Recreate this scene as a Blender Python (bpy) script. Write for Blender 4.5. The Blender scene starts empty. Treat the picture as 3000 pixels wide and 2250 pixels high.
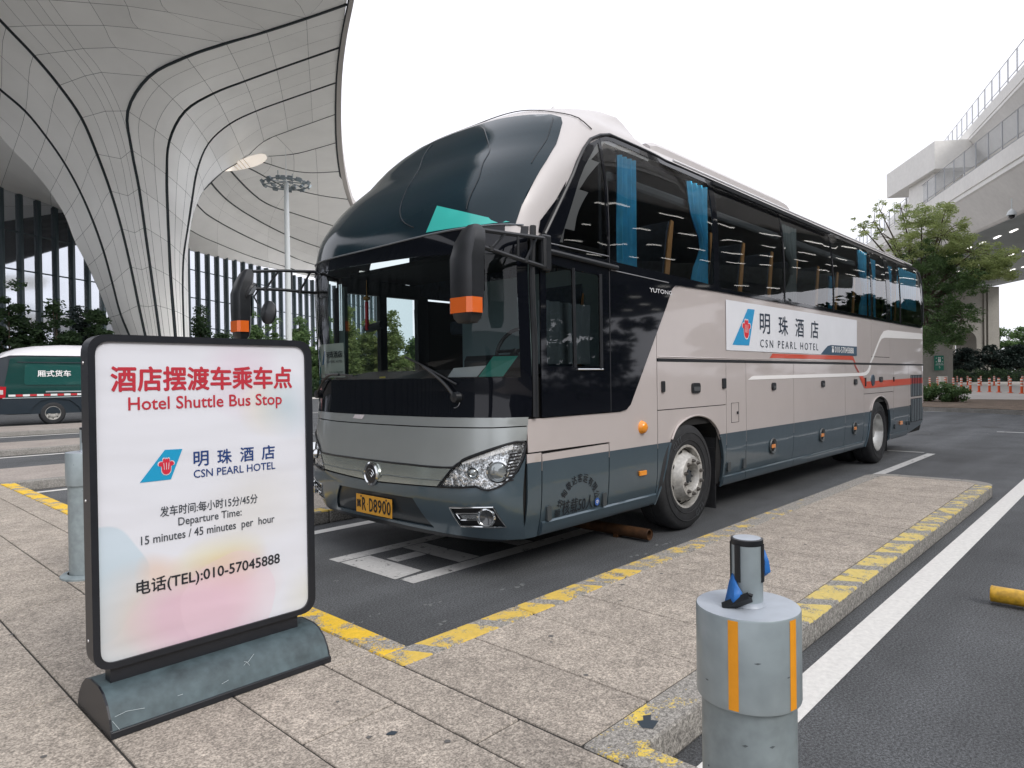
import bpy, bmesh, math, random
import numpy as np
from mathutils import Vector, Matrix
from mathutils.geometry import delaunay_2d_cdt
random.seed(7)
SC = bpy.context.scene
COL = SC.collection

# ------------------------------------------------------------------ camera
F_PX, YAW, PITCH, ROLL, EYE = 1990.0, math.radians(43.15), math.radians(-0.5), math.radians(-0.8), 1.42
_f = Vector((math.cos(YAW)*math.cos(PITCH), math.sin(YAW)*math.cos(PITCH), math.sin(PITCH)))
_r = Vector((math.sin(YAW), -math.cos(YAW), 0)); _u = _r.cross(_f)
_c, _s = math.cos(ROLL), math.sin(ROLL)
CR, CU, CD = _c*_r+_s*_u, -_s*_r+_c*_u, _f
EYEP = Vector((0, 0, EYE))
cam = bpy.data.cameras.new('camera'); cam.lens = F_PX/3000*36; cam.sensor_width = 36
cam.clip_start = .05; cam.clip_end = 3000
camo = bpy.data.objects.new('camera', cam); COL.objects.link(camo)
camo.matrix_world = Matrix((( CR.x, CU.x, -CD.x, 0), (CR.y, CU.y, -CD.y, 0), (CR.z, CU.z, -CD.z, EYE), (0, 0, 0, 1)))
SC.camera = camo

# ------------------------------------------------------------------ sky, sun, exposure
SUN_EL, SUN_AZ = math.radians(40), math.radians(-93)      # azimuth from +X towards +Y
w = bpy.data.worlds.new('World'); SC.world = w; w.use_nodes = True
nt = w.node_tree; bg = nt.nodes['Background']
sky = nt.nodes.new('ShaderNodeTexSky'); sky.sky_type = 'NISHITA'; sky.sun_disc = False
sky.sun_elevation = SUN_EL; sky.sun_rotation = math.pi/2-SUN_AZ
sky.air_density = 1.0; sky.dust_density = 6.0; sky.ozone_density = 1.0
hs = nt.nodes.new('ShaderNodeHueSaturation'); hs.inputs['Saturation'].default_value = .10
mx = nt.nodes.new('ShaderNodeMix'); mx.data_type = 'RGBA'; mx.inputs['Factor'].default_value = .80
mx.inputs['B'].default_value = (11.4, 11.5, 12.4, 1)           # even overcast cloud deck
nt.links.new(sky.outputs[0], hs.inputs['Color']); nt.links.new(hs.outputs[0], mx.inputs['A'])
nt.links.new(mx.outputs['Result'], bg.inputs['Color']); bg.inputs['Strength'].default_value = .1
sl = bpy.data.lights.new('sun', 'SUN'); sl.energy = 1.4; sl.angle = math.radians(25); sl.color = (1, .95, .9)
so = bpy.data.objects.new('sun', sl); COL.objects.link(so); so.location = (0, 0, 40)
sd = Vector((math.cos(SUN_EL)*math.cos(SUN_AZ), math.cos(SUN_EL)*math.sin(SUN_AZ), math.sin(SUN_EL)))
so.rotation_euler = sd.to_track_quat('Z', 'Y').to_euler()
vs = SC.view_settings; vs.view_transform = 'Standard'; vs.look = 'None'; vs.exposure = .32; vs.gamma = 1
vs.use_curve_mapping = False
SC.cycles.max_bounces = 8; SC.cycles.transparent_max_bounces = 24
SC.cycles.caustics_reflective = False; SC.cycles.caustics_refractive = False

# ------------------------------------------------------------------ materials
MATS = {}
def P(name, col, rough=.6, metal=0, var=0, scale=3, bump=0, bscale=40, coat=0, spec=.5, emit=0, rnd=0, speck=None, detail=4, col2=None):
    """Principled material with a base colour that drifts between two tones, optional speckle and relief."""
    if name in MATS: return MATS[name]
    m = bpy.data.materials.new(name); m.use_nodes = True; t = m.node_tree; N = t.nodes; L = t.links
    b = N['Principled BSDF']; b.inputs['Roughness'].default_value = rough; b.inputs['Metallic'].default_value = metal
    b.inputs['Specular IOR Level'].default_value = spec
    if coat: b.inputs['Coat Weight'].default_value = coat; b.inputs['Coat Roughness'].default_value = .04
    g = N.new('ShaderNodeNewGeometry')
    c = tuple(col)+(1,); b.inputs['Base Color'].default_value = c
    last = None
    if var or col2:
        n = N.new('ShaderNodeTexNoise'); n.inputs['Scale'].default_value = scale; n.inputs['Detail'].default_value = detail
        n.inputs['Roughness'].default_value = .6
        L.new(g.outputs['Position'], n.inputs['Vector'])
        r = N.new('ShaderNodeMapRange'); r.inputs['From Min'].default_value = .3; r.inputs['From Max'].default_value = .7
        L.new(n.outputs['Fac'], r.inputs['Value'])
        mxx = N.new('ShaderNodeMix'); mxx.data_type = 'RGBA'; L.new(r.outputs[0], mxx.inputs['Factor'])
        lo = col2 if col2 else tuple(x*(1-var) for x in col); hi = col if col2 else tuple(min(1, x*(1+var)) for x in col)
        mxx.inputs['A'].default_value = tuple(lo)+(1,); mxx.inputs['B'].default_value = tuple(hi)+(1,)
        last = mxx.outputs['Result']
    if speck:                     # list of (scale, amount)
        for sc_, am in speck:
            n = N.new('ShaderNodeTexNoise'); n.inputs['Scale'].default_value = sc_; n.inputs['Detail'].default_value = 2
            L.new(g.outputs['Position'], n.inputs['Vector'])
            r = N.new('ShaderNodeMapRange'); r.inputs['From Min'].default_value = .34; r.inputs['From Max'].default_value = .66
            r.inputs['To Min'].default_value = 1-am; r.inputs['To Max'].default_value = 1+am
            L.new(n.outputs['Fac'], r.inputs['Value'])
            v = N.new('ShaderNodeVectorMath'); v.operation = 'SCALE'
            if last: L.new(last, v.inputs[0])
            else: v.inputs[0].default_value = col
            L.new(r.outputs[0], v.inputs['Scale']); last = v.outputs[0]
    if rnd:
        o = N.new('ShaderNodeObjectInfo'); r = N.new('ShaderNodeMapRange')
        r.inputs['To Min'].default_value = 1-rnd; r.inputs['To Max'].default_value = 1+rnd; L.new(o.outputs['Random'], r.inputs['Value'])
        v = N.new('ShaderNodeVectorMath'); v.operation = 'SCALE'
        if last: L.new(last, v.inputs[0])
        else: v.inputs[0].default_value = col
        L.new(r.outputs[0], v.inputs['Scale']); last = v.outputs[0]
    if last: L.new(last, b.inputs['Base Color'])
    if bump:
        n = N.new('ShaderNodeTexNoise'); n.inputs['Scale'].default_value = bscale; n.inputs['Detail'].default_value = 3
        L.new(g.outputs['Position'], n.inputs['Vector'])
        bp = N.new('ShaderNodeBump'); bp.inputs['Strength'].default_value = bump; bp.inputs['Distance'].default_value = .01
        L.new(n.outputs['Fac'], bp.inputs['Height']); L.new(bp.outputs[0], b.inputs['Normal'])
    if emit:
        b.inputs['Emission Color'].default_value = c; b.inputs['Emission Strength'].default_value = emit
    m['base'] = name; MATS[name] = m; return m

def glassmat(name, tint, ior=1.5, rough=.0, wave=0, refl=1.0):
    """thin tinted pane: clear transmission times tint, Fresnel mirror on top"""
    if name in MATS: return MATS[name]
    m = bpy.data.materials.new(name); m.use_nodes = True; t = m.node_tree; N = t.nodes; L = t.links
    N.remove(N['Principled BSDF']); out = N['Material Output']
    tr = N.new('ShaderNodeBsdfTransparent'); tr.inputs[0].default_value = tuple(tint)+(1,)
    gl = N.new('ShaderNodeBsdfGlossy'); gl.inputs['Roughness'].default_value = rough; gl.inputs['Color'].default_value = (refl, refl, refl, 1)
    fr = N.new('ShaderNodeFresnel'); fr.inputs['IOR'].default_value = ior
    ms = N.new('ShaderNodeMixShader'); L.new(fr.outputs[0], ms.inputs[0]); L.new(tr.outputs[0], ms.inputs[1]); L.new(gl.outputs[0], ms.inputs[2])
    if wave:
        g = N.new('ShaderNodeNewGeometry'); n = N.new('ShaderNodeTexNoise'); n.inputs['Scale'].default_value = 1.3; n.inputs['Detail'].default_value = 1
        L.new(g.outputs['Position'], n.inputs['Vector']); bp = N.new('ShaderNodeBump'); bp.inputs['Strength'].default_value = wave
        bp.inputs['Distance'].default_value = .05; L.new(n.outputs['Fac'], bp.inputs['Height']); L.new(bp.outputs[0], gl.inputs['Normal'])
    L.new(ms.outputs[0], out.inputs['Surface']); MATS[name] = m; return m

def paintmark(name, col, under, wear=.5, scale=14, axis=None, period=.452, phase=0, duty=.66, fine=90, fade=None, top=False):
    """worn road paint over a stony ground: noise eats the paint; optional painted blocks along an axis"""
    m = P(name+'_b', under, .8, speck=[(60, .35), (160, .4)], bump=.3, bscale=120); m = m.copy(); m.name = name
    t = m.node_tree; N = t.nodes; L = t.links; b = N['Principled BSDF']
    src = b.inputs['Base Color'].links[0].from_socket
    g = N.new('ShaderNodeNewGeometry')
    def noise(s, d=4):
        n = N.new('ShaderNodeTexNoise'); n.inputs['Scale'].default_value = s; n.inputs['Detail'].default_value = d
        n.inputs['Roughness'].default_value = .65; L.new(g.outputs['Position'], n.inputs['Vector']); return n.outputs['Fac']
    def math_(op, a, b_):
        x = N.new('ShaderNodeMath'); x.operation = op
        for i, v in enumerate((a, b_)):
            if isinstance(v, (int, float)): x.inputs[i].default_value = v
            else: L.new(v, x.inputs[i])
        return x.outputs[0]
    a = math_('ADD', math_('MULTIPLY', noise(scale), .75), math_('MULTIPLY', noise(fine, 2), .35))
    if fade:
        sp = N.new('ShaderNodeSeparateXYZ'); L.new(g.outputs['Position'], sp.inputs[0])
        a = math_('ADD', a, math_('MULTIPLY', math_('SUBTRACT', sp.outputs[0], fade[0]), fade[1]))
    r = N.new('ShaderNodeMapRange'); r.inputs['From Min'].default_value = wear-.03; r.inputs['From Max'].default_value = wear+.03
    L.new(a, r.inputs['Value']); mask = math_('SUBTRACT', 1, r.outputs[0])
    if axis is not None:
        sp = N.new('ShaderNodeSeparateXYZ'); L.new(g.outputs['Position'], sp.inputs[0])
        p = math_('ADD', sp.outputs[axis], math_('MULTIPLY', sp.outputs[1-axis], .55))
        p = math_('ADD', math_('DIVIDE', p, period), phase+100)
        p = math_('FRACT', math_('ADD', p, math_('MULTIPLY', noise(9), .10)), 0)
        on = math_('LESS_THAN', p, duty); mask = math_('MULTIPLY', mask, on)
    if top:
        sz = N.new('ShaderNodeSeparateXYZ'); L.new(g.outputs['Position'], sz.inputs[0])
        mask = math_('MULTIPLY', mask, math_('GREATER_THAN', math_('ADD', sz.outputs[2], math_('MULTIPLY', noise(18), .03)), .118+.015))
    mx_ = N.new('ShaderNodeMix'); mx_.data_type = 'RGBA'; L.new(mask, mx_.inputs['Factor']); L.new(src, mx_.inputs['A'])
    cn = N.new('ShaderNodeVectorMath'); cn.operation = 'SCALE'; cn.inputs[0].default_value = col
    L.new(math_('ADD', .72, math_('MULTIPLY', noise(30), .5)), cn.inputs['Scale']); L.new(cn.outputs[0], mx_.inputs['B'])
    L.new(mx_.outputs['Result'], b.inputs['Base Color']); MATS[name] = m; return m

# ------------------------------------------------------------------ object helpers
def props(o, label=None, cat=None, group=None, kind=None):
    if label: o['label'] = label
    if cat: o['category'] = cat
    if group: o['group'] = group
    if kind: o['kind'] = kind
    return o
def empty(name, loc, label, cat, group=None):
    o = bpy.data.objects.new(name, None); o.location = loc; o.empty_display_size = .2; COL.objects.link(o)
    return props(o, label, cat, group)
def origin(parent):
    v = Vector((0, 0, 0))
    while parent is not None: v += Vector(parent.location); parent = parent.parent
    return v
def mk(name, verts, faces, mats, parent=None, smooth=False, idx=None, **kw):
    """one mesh object; vertices given in world space"""
    me = bpy.data.meshes.new(name); o0 = origin(parent)
    me.from_pydata([tuple(Vector(v)-o0) for v in verts], [], faces)
    for m in (mats if isinstance(mats, (list, tuple)) else [mats]): me.materials.append(m)
    if idx: me.polygons.foreach_set('material_index', idx)
    if smooth: me.polygons.foreach_set('use_smooth', [True]*len(me.polygons))
    me.update(); o = bpy.data.objects.new(name, me); COL.objects.link(o)
    if parent is not None: o.parent = parent
    return props(o, **kw)
class G:
    """collects shapes into one mesh"""
    def __init__(s): s.v = []; s.f = []; s.m = []
    def add(s, v, f, m=0):
        n = len(s.v); s.v += [tuple(x) for x in v]; s.f += [tuple(i+n for i in q) for q in f]; s.m += [m]*len(f); return s
    def box(s, lo, hi, m=0, bev=0, X=None):
        x0, y0, z0 = lo; x1, y1, z1 = hi
        if bev:
            b = bev; v = []; f = []
            ring = lambda z, i: [(x0+i, y0+b, z), (x0+b, y0+i, z), (x1-b, y0+i, z), (x1-i, y0+b, z), (x1-i, y1-b, z), (x1-b, y1-i, z), (x0+b, y1-i, z), (x0+i, y1-b, z)]
            rs = [ring(z0, b*.6), ring(z0+b, 0), ring(z1-b, 0), ring(z1, b*.6)]
            for r in rs: v += r
            for k in range(3):
                for i in range(8): f.append((k*8+i, k*8+(i+1) % 8, k*8+8+(i+1) % 8, k*8+8+i))
            f.append(tuple(range(7, -1, -1))); f.append(tuple(range(24, 32)))
        else:
            v = [(x0, y0, z0), (x1, y0, z0), (x1, y1, z0), (x0, y1, z0), (x0, y0, z1), (x1, y0, z1), (x1, y1, z1), (x0, y1, z1)]
            f = [(0, 3, 2, 1), (4, 5, 6, 7), (0, 1, 5, 4), (1, 2, 6, 5), (2, 3, 7, 6), (3, 0, 4, 7)]
        if X: v = [X(p) for p in v]
        return s.add(v, f, m)
    def tube(s, pts, r, n=8, m=0, cap=True):
        pts = [Vector(p) for p in pts]; R = r if isinstance(r, (list, tuple)) else [r]*len(pts); v = []; f = []
        up = None
        for i, p in enumerate(pts):
            d = (pts[min(i+1, len(pts)-1)]-pts[max(i-1, 0)]).normalized()
            if up is None:
                up = Vector((0, 0, 1)) if abs(d.z) < .9 else Vector((1, 0, 0))
            a = d.cross(up).normalized(); b = a.cross(d).normalized(); up = b
            for k in range(n):
                t = 2*math.pi*k/n; v.append(p+(a*math.cos(t)+b*math.sin(t))*R[i])
        for i in range(len(pts)-1):
            for k in range(n): f.append((i*n+k, i*n+(k+1) % n, i*n+n+(k+1) % n, i*n+n+k))
        if cap: f.append(tuple(range(n-1, -1, -1))); f.append(tuple((len(pts)-1)*n+k for k in range(n)))
        return s.add(v, f, m)
    def lathe(s, prof, c, ax='z', n=32, m=0, closed=False):
        """prof: (radius, along) pairs round an axis through c"""
        v = []; f = []; c = Vector(c); k = len(prof)
        for i in range(n):
            t = 2*math.pi*i/n; cs, sn = math.cos(t), math.sin(t)
            for r, h in prof:
                if ax == 'z': v.append(c+Vector((r*cs, r*sn, h)))
                elif ax == 'y': v.append(c+Vector((r*cs, h, r*sn)))
                else: v.append(c+Vector((h, r*cs, r*sn)))
        for i in range(n):
            j = (i+1) % n
            for q in range(k if closed else k-1):
                q2 = (q+1) % k
                f.append((i*k+q, j*k+q, j*k+q2, i*k+q2))
        return s.add(v, f, m)
    def prism(s, poly, h0, h1, m=0, M=None):
        """polygon (a,b) extruded from h0 to h1; M maps (a,b,h)->xyz"""
        n = len(poly); M = M or (lambda a, b, h: (a, b, h))
        v = [M(a, b, h0) for a, b in poly]+[M(a, b, h1) for a, b in poly]
        f = [tuple(range(n-1, -1, -1)), tuple(range(n, 2*n))]+[(i, (i+1) % n, n+(i+1) % n, n+i) for i in range(n)]
        return s.add(v, f, m)
    def out(s, name, mats, parent=None, smooth=False, **kw):
        o = mk(name, s.v, s.f, mats, parent, smooth, s.m, **kw)
        if smooth:
            try: o.data.set_sharp_from_angle(angle=math.radians(40))
            except Exception: pass
        return o
def clone(o, parent=None, loc=None):
    c = o.copy(); COL.objects.link(c)
    if parent is not None: c.parent = parent
    if loc is not None: c.location = loc
    for ch in list(o.children): clone(ch, c)
    return c
def px(x, y, d):
    """point seen at pixel x,y of the 3000 px wide photograph, d metres in front of the camera"""
    return EYEP+(CD+CR*((x-1500)/F_PX)-CU*((y-1125)/F_PX))*d
def cat_spline(p, n):
    """resample polyline p (any dimension) to n points by length, smoothed"""
    p = [np.array(q, float) for q in p]; q = []
    for i in range(len(p)-1):
        a = p[max(i-1, 0)]; b = p[i]; c = p[i+1]; d = p[min(i+2, len(p)-1)]
        for k in range(8):
            t = k/8; q.append(.5*((2*b)+(c-a)*t+(2*a-5*b+4*c-d)*t*t+(3*b-a-3*c+d)*t**3))
    q.append(p[-1]); q = np.array(q); L = np.concatenate([[0], np.cumsum(np.linalg.norm(np.diff(q[:, :2], axis=0), axis=1))])
    s = np.linspace(0, L[-1], n); return np.array([[np.interp(v, L, q[:, j]) for j in range(q.shape[1])] for v in s])

def inside(p, poly):
    x, y = p; c = False; j = len(poly)-1
    for i in range(len(poly)):
        xi, yi = poly[i]; xj, yj = poly[j]
        if (yi > y) != (yj > y) and x < (xj-xi)*(y-yi)/(yj-yi)+xi: c = not c
        j = i
    return c
def densify(poly, step):
    o = []
    for i, a in enumerate(poly):
        b = poly[(i+1) % len(poly)]; n = max(1, int(math.hypot(b[0]-a[0], b[1]-a[1])/step))
        for k in range(n): o.append((a[0]+(b[0]-a[0])*k/n, a[1]+(b[1]-a[1])*k/n))
    return o
def roundpoly(pts, r, n=5):
    """round the corners; r one radius or a list"""
    o = []; m = len(pts)
    for i, p in enumerate(pts):
        rr = r[i] if isinstance(r, (list, tuple)) else r
        if rr <= 0: o.append(tuple(p)); continue
        P0 = Vector(pts[i-1]); P1 = Vector(p); P2 = Vector(pts[(i+1) % m]); a = (P0-P1); b = (P2-P1)
        k = min(rr, a.length*.49, b.length*.49); A = P1+a.normalized()*k; B = P1+b.normalized()*k
        for j in range(n+1):
            t = j/n; q = A*(1-t)**2+P1*2*t*(1-t)+B*t*t; o.append((q.x, q.y))
    return o
def patch(name, poly, fmap, mats, parent=None, holes=(), step=.12, off=0., thick=0., cuts=(), mfun=None, **kw):
    """region of a curved surface: poly/holes in surface coordinates, fmap(a,b)->xyz, lifted by off, edges turned in by thick"""
    ex = 0
    poly = densify(poly, step); hs_ = [densify(h, step) for h in holes]
    vv = []; ee = []
    for lp in [poly]+hs_:
        n = len(vv); vv += [Vector(q) for q in lp]; ee += [(n+i, n+(i+1) % len(lp)) for i in range(len(lp))]
    x0 = min(q[0] for q in poly); x1 = max(q[0] for q in poly); y0 = min(q[1] for q in poly); y1 = max(q[1] for q in poly)
    for c in cuts:
        if y0 < c < y1:
            n = len(vv); vv += [Vector((x0, c)), Vector((x1, c))]; ee.append((n, n+1))
    nx = int((x1-x0)/step)+1; ny = int((y1-y0)/step)+1
    for i in range(1, nx):
        for j in range(1, ny):
            q = (x0+(x1-x0)*i/nx, y0+(y1-y0)*j/ny)
            if inside(q, poly) and not any(inside(q, h) for h in hs_): vv.append(Vector(q))
    V, E_, F_, *_ = delaunay_2d_cdt(vv, ee, [], 0, 1e-6)
    tri = []; mi = []
    for f in F_:
        c = (sum(V[i].x for i in f)/len(f), sum(V[i].y for i in f)/len(f))
        if inside(c, poly) and not any(inside(c, h) for h in hs_):
            tri.append(tuple(f)); mi.append(mfun(*c) if mfun else 0)
    e = 1e-3
    def lift(a, b, h):
        p = Vector(fmap(a, b))
        if not h: return p
        da = Vector(fmap(a+e, b))-Vector(fmap(a-e, b)); db = Vector(fmap(a, b+e))-Vector(fmap(a, b-e)); n = da.cross(db)
        if n.length < 1e-12: return p
        n.normalize()
        if n.dot(p-Vector((9, YC, 1.6))) < 0: n = -n
        return p+n*h
    kw.pop('free', None) if False else None
    used = sorted({i for f in tri for i in f}); rm = {i: k for k, i in enumerate(used)}
    verts = [lift(V[i].x, V[i].y, off) for i in used]; faces = [tuple(rm[i] for i in f) for f in tri]
    if faces:     # make every face look outwards
        nsum = 0
        for f in faces[:12]:
            a, b, c = (Vector(verts[i]) for i in f[:3]); nsum += (b-a).cross(c-a).dot(a-Vector((9, YC, 1.6)))
        if nsum < 0: faces = [tuple(reversed(f)) for f in faces]
    if thick:
        cnt = {}
        for f in faces:
            for i in range(len(f)):
                k = (f[i], f[(i+1) % len(f)])
                if (k[1], k[0]) in cnt: del cnt[(k[1], k[0])]
                else: cnt[k] = 1
        low = {}
        for a, b in cnt:
            for i in (a, b):
                if i not in low:
                    low[i] = len(verts); o = used[i]; verts.append(lift(V[o].x, V[o].y, off-thick))
        for a, b in cnt: faces.append((b, a, low[a], low[b])); mi.append(mi[0] if not mfun else mfun(V[used[a]].x, V[used[a]].y))
    kw = {k: v for k, v in kw.items() if k != 'free'}
    o = mk(name, verts, faces, mats, parent, True, mi, **kw)
    try: o.data.set_sharp_from_angle(angle=math.radians(35))
    except Exception: pass
    return o
YC = 4.406
def text(name, s, box, fmap, mat, parent=None, bold=0, free=False, depth=0, sx=1, **kw):
    """lettering as flat geometry: fitted to box (a0,b0,a1,b1) of a surface, fmap(a,b)->xyz"""
    cu = bpy.data.curves.new('t', 'FONT'); cu.body = s; cu.size = 1; cu.resolution_u = 3
    if sx != 1: cu.space_character = sx
    ob = bpy.data.objects.new('t', cu); COL.objects.link(ob); bpy.context.view_layer.update()
    me = bpy.data.meshes.new_from_object(ob.evaluated_get(bpy.context.evaluated_depsgraph_get()))
    COL.objects.unlink(ob); bpy.data.objects.remove(ob)
    V = [v.co.copy() for v in me.vertices]; Fs = [tuple(p.vertices) for p in me.polygons]
    x0 = min(v.x for v in V); x1 = max(v.x for v in V); y0 = min(v.y for v in V); y1 = max(v.y for v in V)
    a0, b0, a1, b1 = box
    W = []; F2 = []; ee = 1e-4*max(1, (a1-a0))
    sh = [(0, 0)] if not bold else [(0, 0), (-bold, 0), (bold, 0), (0, -bold), (0, bold), (-.7*bold, .7*bold), (.7*bold, -.7*bold)]
    ref = (b1-b0)
    for k, (dx, dy) in enumerate(sh):
        n = len(W)
        for v in V:
            a = a0+(a1-a0)*(v.x-x0)/(x1-x0)+dx*ref; b = b0+(b1-b0)*(v.y-y0)/(y1-y0)+dy*ref; p = Vector(fmap(a, b))
            if k:
                nn = (Vector(fmap(a+ee, b))-Vector(fmap(a-ee, b))).cross(Vector(fmap(a, b+ee))-Vector(fmap(a, b-ee)))
                if nn.length: p = p+nn.normalized()*(.00012*k)
            W.append(p)
        F2 += [tuple(i+n for i in f) for f in Fs]
    Fs = F2
    bpy.data.meshes.remove(me)
    return mk(name, W, Fs, mat, parent, **kw)
def lerp(a, b, t): return a+(b-a)*t
# ================================================================== GROUND
KH = .13
asphalt = P('asphalt', (.088, .093, .098), .85, var=.22, scale=1.2, speck=[(90, .45), (240, .5)], bump=.5, bscale=180)
def tracks(m):
    t = m.node_tree; N = t.nodes; L = t.links; b = N['Principled BSDF']; src = b.inputs['Base Color'].links[0].from_socket
    g = N.new('ShaderNodeNewGeometry'); mp = N.new('ShaderNodeVectorMath'); mp.operation = 'MULTIPLY'; mp.inputs[1].default_value = (.12, 1.1, 1); L.new(g.outputs['Position'], mp.inputs[0])
    n = N.new('ShaderNodeTexNoise'); n.inputs['Scale'].default_value = 1.4; n.inputs['Detail'].default_value = 5; L.new(mp.outputs[0], n.inputs['Vector'])
    r = N.new('ShaderNodeMapRange'); r.inputs['From Min'].default_value = .35; r.inputs['From Max'].default_value = .65; r.inputs['To Min'].default_value = .78; r.inputs['To Max'].default_value = 1.18; L.new(n.outputs['Fac'], r.inputs['Value'])
    v = N.new('ShaderNodeVectorMath'); v.operation = 'SCALE'; L.new(src, v.inputs[0]); L.new(r.outputs[0], v.inputs['Scale']); L.new(v.outputs[0], b.inputs['Base Color'])
tracks(asphalt)
concrete = P('kerb_concrete', (.27, .26, .24), .85, var=.15, scale=4, speck=[(70, .25), (200, .3)], bump=.4, bscale=120)
jointm = P('joint_dark', (.035, .033, .03), .95)
slabm = P('granite_slab', (.365, .322, .274), .78, var=.15, scale=4.5, speck=[(60, .24), (150, .42), (14, .10)], bump=.15, bscale=160, rnd=.05)
linem = paintmark('white_road_paint', (.72, .71, .68), (.085, .088, .09), wear=.80, scale=16)
linew = paintmark('worn_white_road_paint', (.55, .55, .54), (.085, .088, .09), wear=.66, scale=10)
kyR = paintmark('kerb_yellow_blocks', (.66, .52, .17), (.27, .26, .24), wear=.61, scale=9, axis=0, phase=-.62, duty=.74, fade=(4.0, .016), top=True)
kyL = paintmark('kerb_yellow_dashes', (.70, .49, .10), (.29, .275, .25), wear=.575, scale=7, axis=0, phase=.20, duty=.80, fade=(3.2, .035), top=True)
kyY = paintmark('kerb_yellow_front', (.84, .54, .04), (.31, .29, .26), wear=.57, scale=5, top=True)

kyC = paintmark('kerb_yellow_worn_corner', (.76, .56, .10), (.29, .275, .25), wear=.475, scale=6, top=True)
def flat(name, poly, z, m, kind='structure', parent=None):
    return mk(name, [(a, b, z) for a, b in poly], [tuple(range(len(poly)))], m, parent, kind=kind)
g = G(); n = 40
ext = 900
xs = [-ext, -60, 0, 20, 60, 200, ext]; ys = [-ext, -60, 0, 20, 60, 200, ext]
vv = [(x, y, 0) for x in xs for y in ys]; ff = [(i*7+j, (i+1)*7+j, (i+1)*7+j+1, i*7+j+1) for i in range(6) for j in range(6)]
mk('ground', vv, ff, asphalt, kind='structure')

# pavement along the heads of the bays (X below 2.03), slabs one by one where they show
FX = 2.03
g = G(); g.box((-40, -30, 0), (1.875, 10.93, KH-.006)); pav = g.out('pavement', jointm, kind='structure')
sb = .004
slab_me = {}
def slab(parent, x0, x1, y0, y1, top=KH, name='paving_slab'):
    gap = .0040; k = (round(x1-x0, 3), round(y1-y0, 3)); dz = random.uniform(-.0012, .0012)
    if k not in slab_me:
        g = G(); hx, hy = k[0]/2-gap, k[1]/2-gap; g.box((-hx, -hy, -.02), (hx, hy, 0), bev=sb)
        me = bpy.data.meshes.new(name); me.from_pydata(g.v, [], g.f); me.materials.append(slabm); slab_me[k] = me
    o = bpy.data.objects.new(name, slab_me[k]); COL.objects.link(o); o.parent = parent
    o.location = ((x0+x1)/2, (y0+y1)/2, top+dz); return o
cols = [(-.98, -.54, 1.0), (-.54, -.10, 2.5), (-.10, .34, .9), (.34, .78, 3.27), (.78, 1.23, 5.68), (1.23, 1.645, 2.2), (1.645, 1.875, 2.68)]
for a, b, off in cols:
    y = off % .94-.94*2
    while y < 10.9:
        if y+.94 > (3.2 if a < -.5 else .3 if a > .7 else 1.2) and y < 10.5:
            slab(pav, a, b, y, min(y+.94, 10.93))
        y += .94
flat('pavement_far', [(-40, -30), (-.985, -30), (-.985, 10.93), (-40, 10.93)], KH-.002, P('granite_far', (.35, .31, .28), .75, var=.15, scale=1.5, speck=[(40, .2)]))

# front kerbs (run along Y) and traffic islands (run along X)
def stones_y(parent, y0, y1, m, x0=1.88, x1=FX, L=.9):
    y = y0
    while y < y1-.02:
        e = min(y+L, y1); g = G(); g.box((x0+.001, y+.0015, 0), (x1, e-.0015, KH+.002), bev=.008); g.out('kerb_stone', m, parent); y = e
def stones_x(parent, x0, x1, y0, y1, m, L=.9):
    x = x0
    while x < x1-.02:
        e = min(x+L, x1); g = G(); g.box((x+.0015, y0, 0), (e-.0015, y1, KH+.002), bev=.012); g.out('kerb_stone', kyC if (m is kyR and x < 2.6) else m, parent); x = e
ISL = [(1.29, 2.624), (5.97, 7.30), (10.95, 12.93), (16.55, 18.8), (22.9, 26.0)]
BAYS = [(-2.06, 1.29), (2.624, 5.97), (7.30, 10.95)]
for a, b in BAYS: stones_y(pav, a, b, kyC if a < 0 else kyY)
for k, (a, b) in enumerate(ISL):
    x0, xe = (1.875 if k < 2 else -25), 9.60
    r = .34; kw = .165
    g = G(); poly = [(x0, a+.01), (xe-r, a+.01)]+[(xe-r+math.cos(t)*(r-.01), a+r+math.sin(t)*(r-.01)) for t in np.linspace(-1.57, 0, 6)]+[(xe-r+math.cos(t)*(r-.01), b-r+math.sin(t)*(r-.01)) for t in np.linspace(0, 1.57, 6)]+[(x0, b-.01)]
    g.prism(poly, 0, KH-.006); isl = g.out('traffic_island', jointm if k < 2 else concrete, kind='structure')
    if k < 2:
        # stone ends: two quarter curves and the straight between
        for s0, cy in ((-1, a+r), (1, b-r)):
            ro, ri = r, r-kw; th = np.linspace(0, math.pi/2, 7)
            pol = [(xe-r+math.cos(t)*ro, cy+s0*math.sin(t)*ro) for t in th]+[(xe-r+math.cos(t)*ri, cy+s0*math.sin(t)*ri) for t in th[::-1]]
            if s0 < 0: pol = pol[::-1]
            g = G(); g.prism(pol, 0, KH+.002); g.out('kerb_stone', concrete, isl)
        g = G(); g.box((xe-kw, a+r+.002, 0), (xe, b-r-.002, KH+.002), bev=.012); g.out('kerb_stone', concrete, isl)
        stones_x(isl, 1.88, xe-r-.002, a, a+kw, kyR if k == 0 else kyL); stones_x(isl, 1.88, xe-r-.002, b-kw, b, kyL)


        # the island runs on into the pavement: infill slabs
        xsn = [1.88, 2.32, 2.76, 3.20, 3.64]+[4.08+.44*i for i in range(12)]+[xe-kw]
        for i in range(len(xsn)-1):
            if xsn[i+1] > xsn[i]+.05: slab(isl, xsn[i], xsn[i+1], a+kw+.001, b-kw-.001)
    else:
        stones_x(isl, -6.2, xe-r, a, a+kw, concrete, 1.8)
        flat('island_paving', [(-25, a+kw), (xe-kw, a+kw), (xe-kw, b-.02), (-25, b-.02)], KH+.001, P('granite_far', (.35, .31, .28)), parent=isl)

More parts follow.
